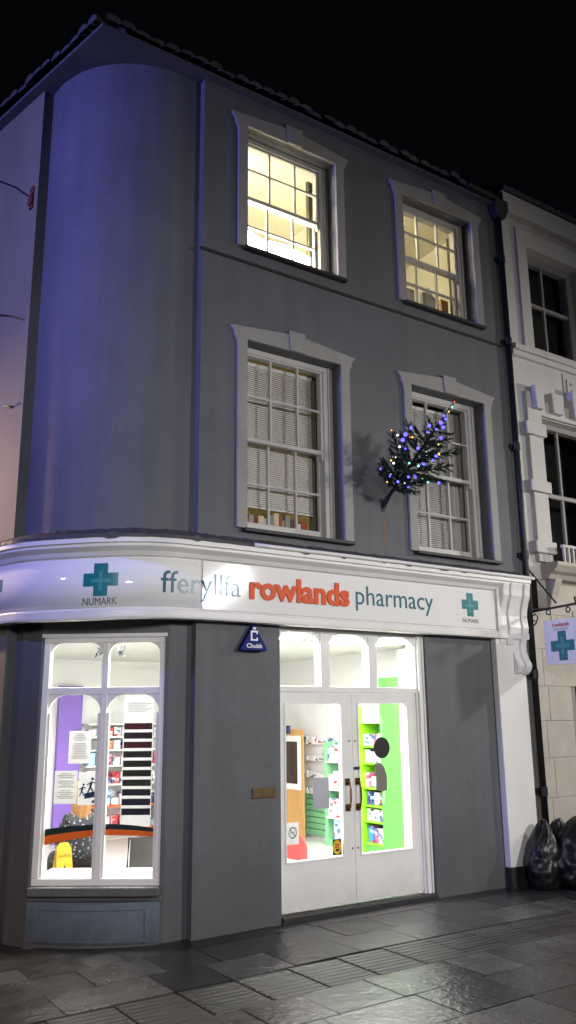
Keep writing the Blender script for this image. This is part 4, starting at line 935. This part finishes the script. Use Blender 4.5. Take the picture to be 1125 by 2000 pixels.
tp_ = [(px, py, .40), (px, py - .02, .55), (px, py - .03, .70), (px, py - .02, .82), (px, py, .885), (px - .12, py - .01, .80), (px - .19, py + .02, .62), (px - .17, py + .12, .56), (px + .12, py - .01, .80), (px + .19, py + .02, .62), (px + .17, py + .12, .56)]
skin_body('floral_top', tp_, [(0, 1), (1, 2), (2, 3), (3, 4), (3, 5), (5, 6), (6, 7), (3, 8), (8, 9), (9, 10)], [(.175, .145), (.155, .12), (.16, .118), (.15, .10), (.062, .058), .072, .058, .042, .072, .058, .042], 'floral', PE)
lg = [(px, py + .02, .39), (px - .09, py + .10, .40), (px - .11, py + .40, .41), (px - .11, py + .42, .14), (px + .09, py + .10, .40), (px + .11, py + .40, .41), (px + .11, py + .42, .14)]
skin_body('trousers', lg, [(0, 1), (1, 2), (2, 3), (0, 4), (4, 5), (5, 6)], [(.14, .12), .095, .08, .055, .095, .08, .055], 'black', PE)
b = MB(); rows = []
for i in range(11):
    th = math.pi * (.0 + .72 * i / 10); rr = max(.002, math.sin(th)); rows.append([(px + .105 * rr * math.cos(a) * (1.0 if i < 8 else .92), py + .035 + .118 * rr * math.sin(a) * (1 if math.sin(a) < .3 else .75), 1.05 + .125 * math.cos(th) - (.05 * max(0, -math.sin(a)) * (i / 10))) for a in [2 * math.pi * k / 22 for k in range(22)]])
b.grid(rows, True)
rows = [[(px + (.118 - .004 * i) * math.cos(a), py + .02 - (.125 - .002 * i) * (.45 + .55 * math.sin(a)) + .008 * math.sin(9 * a), 1.05 - .034 * i) for a in [math.pi * k / 14 for k in range(15)]] for i in range(8)]
b.grid(rows); b.build('hair', 'hair', PE, smooth=True)
b = MB()
for s in (-1, 1): b.ball((px + s * .03, py + .127, 1.07), .011)
b.build('eye', 'black', PE)
MB().ball((px, py + .138, 1.045), .016, sc=(.8, 1.2, 1.2)).build('nose', 'skin', PE); MB().ball((px, py + .125, 1.005), .02, sc=(1.2, .4, .35)).build('mouth', 'red', PE)
CH = thing('waiting_chair', 'plain dark chair under the seated person behind the display window', 'chair', (px, py, .035))
MB().box(px - .21, py - .16, .24, px + .21, py + .24, .285).build('seat', 'mesh', CH, bevel=.015)
for lx, ly in ((-.19, -.14), (.19, -.14), (-.19, .22), (.19, .22)): MB().box(px + lx - .012, py + ly - .012, .036, px + lx + .012, py + ly + .012, .24).build('leg', 'iron', CH)

# ------------------------------------------------------------------ things in the upper rooms
def curtain(x0, x1, z0, z1, y, label, m='curtain'):
    n = 30; rows = [[(x0 + (x1 - x0) * k / n, y + .022 * math.sin(k * 1.3), z) for k in range(n + 1)] for z in (z0, (z0 + z1) / 2, z1)]
    return tag(MB().grid(rows).build('curtain', m, None, smooth=True), label, 'curtain', 'curtains at the upper windows')
curtain(5.13, 5.27, 6.6, 8.05, .42, 'olive curtain at the right side of the left top floor window')
curtain(7.44, 7.56, 6.6, 8.05, .42, 'olive curtain at the right side of the right top floor window')
curtain(5.09, 5.30, 3.6, 5.52, .40, 'olive curtain beside the slatted blind of the left first floor window')
curtain(7.06, 7.52, 3.6, 5.52, .34, 'grey curtain at the right first floor window behind the christmas tree', 'drape')
LP = thing('strip_lamp', 'dazzling strip lamp lying just inside the sill of the left top floor window', 'lamp', (4.7, .4, 6.75))
MB().box(4.12, .33, 6.73, 5.14, .46, 6.80).build('lamp_base', 'shelfw', LP)
b = MB(); b.tube([(4.14, .38, 6.95), (4.30, .38, 6.96), (4.46, .38, 6.94)], [.07, .10, .07], 12); b.tube([(4.48, .38, 6.93), (4.75, .38, 6.93), (5.08, .38, 6.90)], [.08, .11, .09], 12); b.build('lamp_tube', 'warmtube', LP)
for x, z, lab in ((4.0, 8.2, 'round ceiling lamp of the brightly lit left top floor room'), (6.22, 8.2, 'round ceiling lamp of the right top floor room')):
    t = thing('ceiling_lamp', lab, 'ceiling lamp', (x, .9, 8.3)); MB().ball((x, .9, 8.2), .13, 16, 8, (1, 1, .5)).build('lamp_shade', 'ceil_lamp' if x < 5 else emis('softer_ceiling_lamp', (1, .88, .62), 95), t, smooth=True); MB().tube([(x, .9, 8.26), (x, .9, 8.35)], .02, 8).build('lamp_rose', 'shelfw', t)
t = thing('wall_lamp', 'small warm lamp in the room behind the drawn slatted blind', 'lamp', (4.9, 1.6, 4.4)); MB().ball((4.9, 1.6, 4.5), .09, 12, 8).build('lamp_shade', emis('dim_warm_lamp', (1, .86, .56), 40), t, smooth=True); MB().tube([(4.9, 1.6, 3.4), (4.9, 1.6, 4.42)], .015, 8).build('lamp_stand', 'iron', t)
x = 4.12; rb = random.Random(8); cols_ = [('cream', (.7, .62, .4)), ('brown', (.12, .07, .04)), ('black', (.02, .02, .02)), ('grey', (.3, .3, .3)), ('red', (.4, .05, .04)), ('white', (.7, .7, .66))]
while x < 5.02:
    w_ = rb.uniform(.03, .075); n_, c_ = rb.choice(cols_); h_ = rb.uniform(.09, .19)
    tag(MB().box(x, .36, 3.61, x + w_, .50, 3.67 + h_).build('book', mat('book_' + n_, c_, .6), None, bevel=.003), f'{n_} book or folder in the row on the sill under the slatted blind', 'book', f'{n_} books on the sill under the slatted blind'); x += w_ + .004
tag(MB().box(4.10, .35, 3.555, 5.06, .55, 3.608).build('sill_board', 'shelfw', None), 'white inner window board under the row of books', 'window board')
tag(MB().xz([(6.92, 6.68), (7.13, 6.68), (7.15, 7.05), (7.08, 7.12), (7.04, 7.20), (6.99, 7.12), (6.92, 7.10)], .40, .46).build('white_bag', 'paper', None, bevel=.01), 'white paper bag standing in the right top floor window', 'bag')
tag(MB().box(6.62, .40, 6.68, 6.78, .48, 7.08).build('white_packet', 'paper', None, bevel=.01), 'white packet left of the paper bag in the right top floor window', 'packet')
tag(MB().box(7.26, .42, 6.68, 7.39, .52, 7.10).build('brown_box', 'wood', None, bevel=.006), 'brown box right of the paper bag in the right top floor window', 'box')
tag(MB().box(6.30, .38, 6.60, 7.42, .60, 6.678).build('window_ledge', 'shelfw', None), 'white inner window board under the paper bag on the top floor', 'window board')

# ------------------------------------------------------------------ ground
def gz(x, y): return -.004 - .014 * max(0, 4.6 - x)
b = MB(); n = 12
b.grid([[(x, y, gz(x, y) - .022) for y in (-60, -9, -6, -2.2, 0, 1.4, 9, 60)] for x in (-60, -8, -2, 1, 2, 3, 4, 4.6, 6, 9, 14, 60)])
tag(b.build('street_ground', 'asphalt', None, smooth=False), kind='structure')
b = MB(); rs = random.Random(21)
ROWS = [(-.215, -.665), (-.665, -1.115), (-1.68, -2.14), (-2.14, -2.62), (-2.62, -3.1), (-3.1, -3.6), (-3.6, -4.1)]
def slab(b, x0, x1, y0, y1, g=.004, bot=-.03):
    t = rs.uniform(-.0022, .0022); s = rs.uniform(-.003, .003)
    P_ = [(x0 + g, y1 + g), (x1 - g, y1 + g), (x1 - g, y0 - g), (x0 + g, y0 - g)]
    top = [(x, y, gz(x, y) + t + s * (i in (1, 2)) + (rs.uniform(-.001, .001))) for i, (x, y) in enumerate(P_)]
    b.add(top + [(x, y, z + bot) for x, y, z in top], [(0, 1, 2, 3), (0, 4, 5, 1), (1, 5, 6, 2), (2, 6, 7, 3), (3, 7, 4, 0)])
for i, (ya, yb) in enumerate(ROWS):
    x = -1.2 + (.27 if i % 2 else 0) 
    while x < 8.9:
        w_ = rs.choice((.45, .54, .62, .75)); slab(b, x, x + w_, ya, yb); x += w_
tag(b.build('pavement_slabs', 'slab'), kind='structure')
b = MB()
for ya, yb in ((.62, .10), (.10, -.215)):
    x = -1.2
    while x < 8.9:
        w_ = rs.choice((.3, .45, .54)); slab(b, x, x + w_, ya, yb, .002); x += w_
tag(b.build('pavement_edge', 'asphalt'), kind='structure')  # darker rows: contact dirt and shade at the wall foot put into the colour
b = MB(); x = -1.2
while x < 9.5:
    w_ = .45; x1 = x + w_
    b.box(x + .003, -1.677, gz(x, 0) - .03, x1 - .003, -1.118, gz(x, 0) - .006)
    for k in range(8):
        y = -1.15 - k * .068; b.yz([(y, gz(x, 0) - .0065), (y - .010, gz(x, 0) - .002), (y - .032, gz(x, 0) - .002), (y - .042, gz(x, 0) - .0065)], x + .012, x1 - .012)
    x = x1
tag(b.build('ribbed_paving', 'ribbed'), kind='structure')

# ------------------------------------------------------------------ night lighting
w = bpy.data.worlds.new('World'); scn.world = w; w.use_nodes = True
bg = w.node_tree.nodes['Background']; bg.inputs[0].default_value = (.55, .58, .80, 1); bg.inputs[1].default_value = .0025
def lamp(kind, name, loc, aim, energy, c, **k):
    l = bpy.data.lights.new(name, kind); l.energy = energy; l.color = c
    for a, v in k.items(): setattr(l, a, v)
    o = bpy.data.objects.new(name, l); col.objects.link(o); o.location = loc
    o.rotation_euler = (Vector(aim) - Vector(loc)).to_track_quat('-Z', 'Y').to_euler(); return o
key = Vector((1.25, -.75, .53)).normalized()
lamp('SUN', 'night_glow', (12, -8, 9), Vector((12, -8, 9)) - key, .10, (1, .95, .92), angle=R(2))
lamp('SPOT', 'street_lamp_or_fill', (12.95, -3.75, 4.97), (7.0, 0, 1.4), 760, (1, .94, .87), spot_size=R(125), spot_blend=1., shadow_soft_size=.16)
o = lamp('AREA', 'street_lamp_or_fill', (8.9, -9.4, 4.6), (5.8, 0, .8), 132, (1, .97, .94), shape='RECTANGLE', size=.95, size_y=.26, spread=R(100))
o.rotation_euler = ((Vector((5.8, 0, 1.2)) - o.location).to_track_quat('-Z', 'Y').to_matrix() @ Matrix.Rotation(R(38), 3, 'Z')).to_euler()
lamp('SPOT', 'street_lamp_or_fill', (-.5, -9.5, 4.2), (2.9, 0, 1.0), 1450, (.98, .97, 1), spot_size=R(84), spot_blend=1., shadow_soft_size=.5)  # added fill from the left, standing for shop light across the street
lamp('SPOT', 'blue_festive_light', (-5.0, -.6, 7.4), (2.4, .6, 6.3), 2700, (.235, .25, 1), spot_size=R(72), spot_blend=1., shadow_soft_size=.25)
lamp('SPOT', 'sodium_lamp', (-.6, 6.4, 5.2), (2.0, 1.7, 3.4), 1900, (1, .66, .44), spot_size=R(55), spot_blend=1., shadow_soft_size=.15)

lamp('SPOT', 'sodium_lamp', (-4.2, -.6, 3.6), (1.4, -.6, -.1), 260, (1, .52, .34), spot_size=R(50), spot_blend=1., shadow_soft_size=.2)

# ------------------------------------------------------------------ camera
f, pitch, yaw, roll = 1646.68, R(13.918), R(33.575), R(.5815)
fwd = Vector((math.sin(yaw) * math.cos(pitch), math.cos(yaw) * math.cos(pitch), math.sin(pitch))); right = Vector((math.cos(yaw), -math.sin(yaw), 0)); down = fwd.cross(right)
r2 = right * math.cos(roll) + down * math.sin(roll); d2 = -right * math.sin(roll) + down * math.cos(roll)
cd_ = bpy.data.cameras.new('camera'); cam = bpy.data.objects.new('camera', cd_); col.objects.link(cam)
m3 = Matrix((r2, -d2, -fwd)).transposed(); cam.matrix_world = Matrix.Translation((0, -6.8416, 1.75)) @ m3.to_4x4()
cd_.sensor_fit = 'VERTICAL'; cd_.sensor_height = 24; cd_.lens = 24 * f / 2000; cd_.clip_end = 300; cd_.clip_start = .05
scn.camera = cam
scn.view_settings.view_transform = 'Standard'; scn.view_settings.look = 'None'; scn.view_settings.exposure = 0
scn.cycles.use_denoising = True
scn.cycles.max_bounces = 8; scn.cycles.transparent_max_bounces = 12
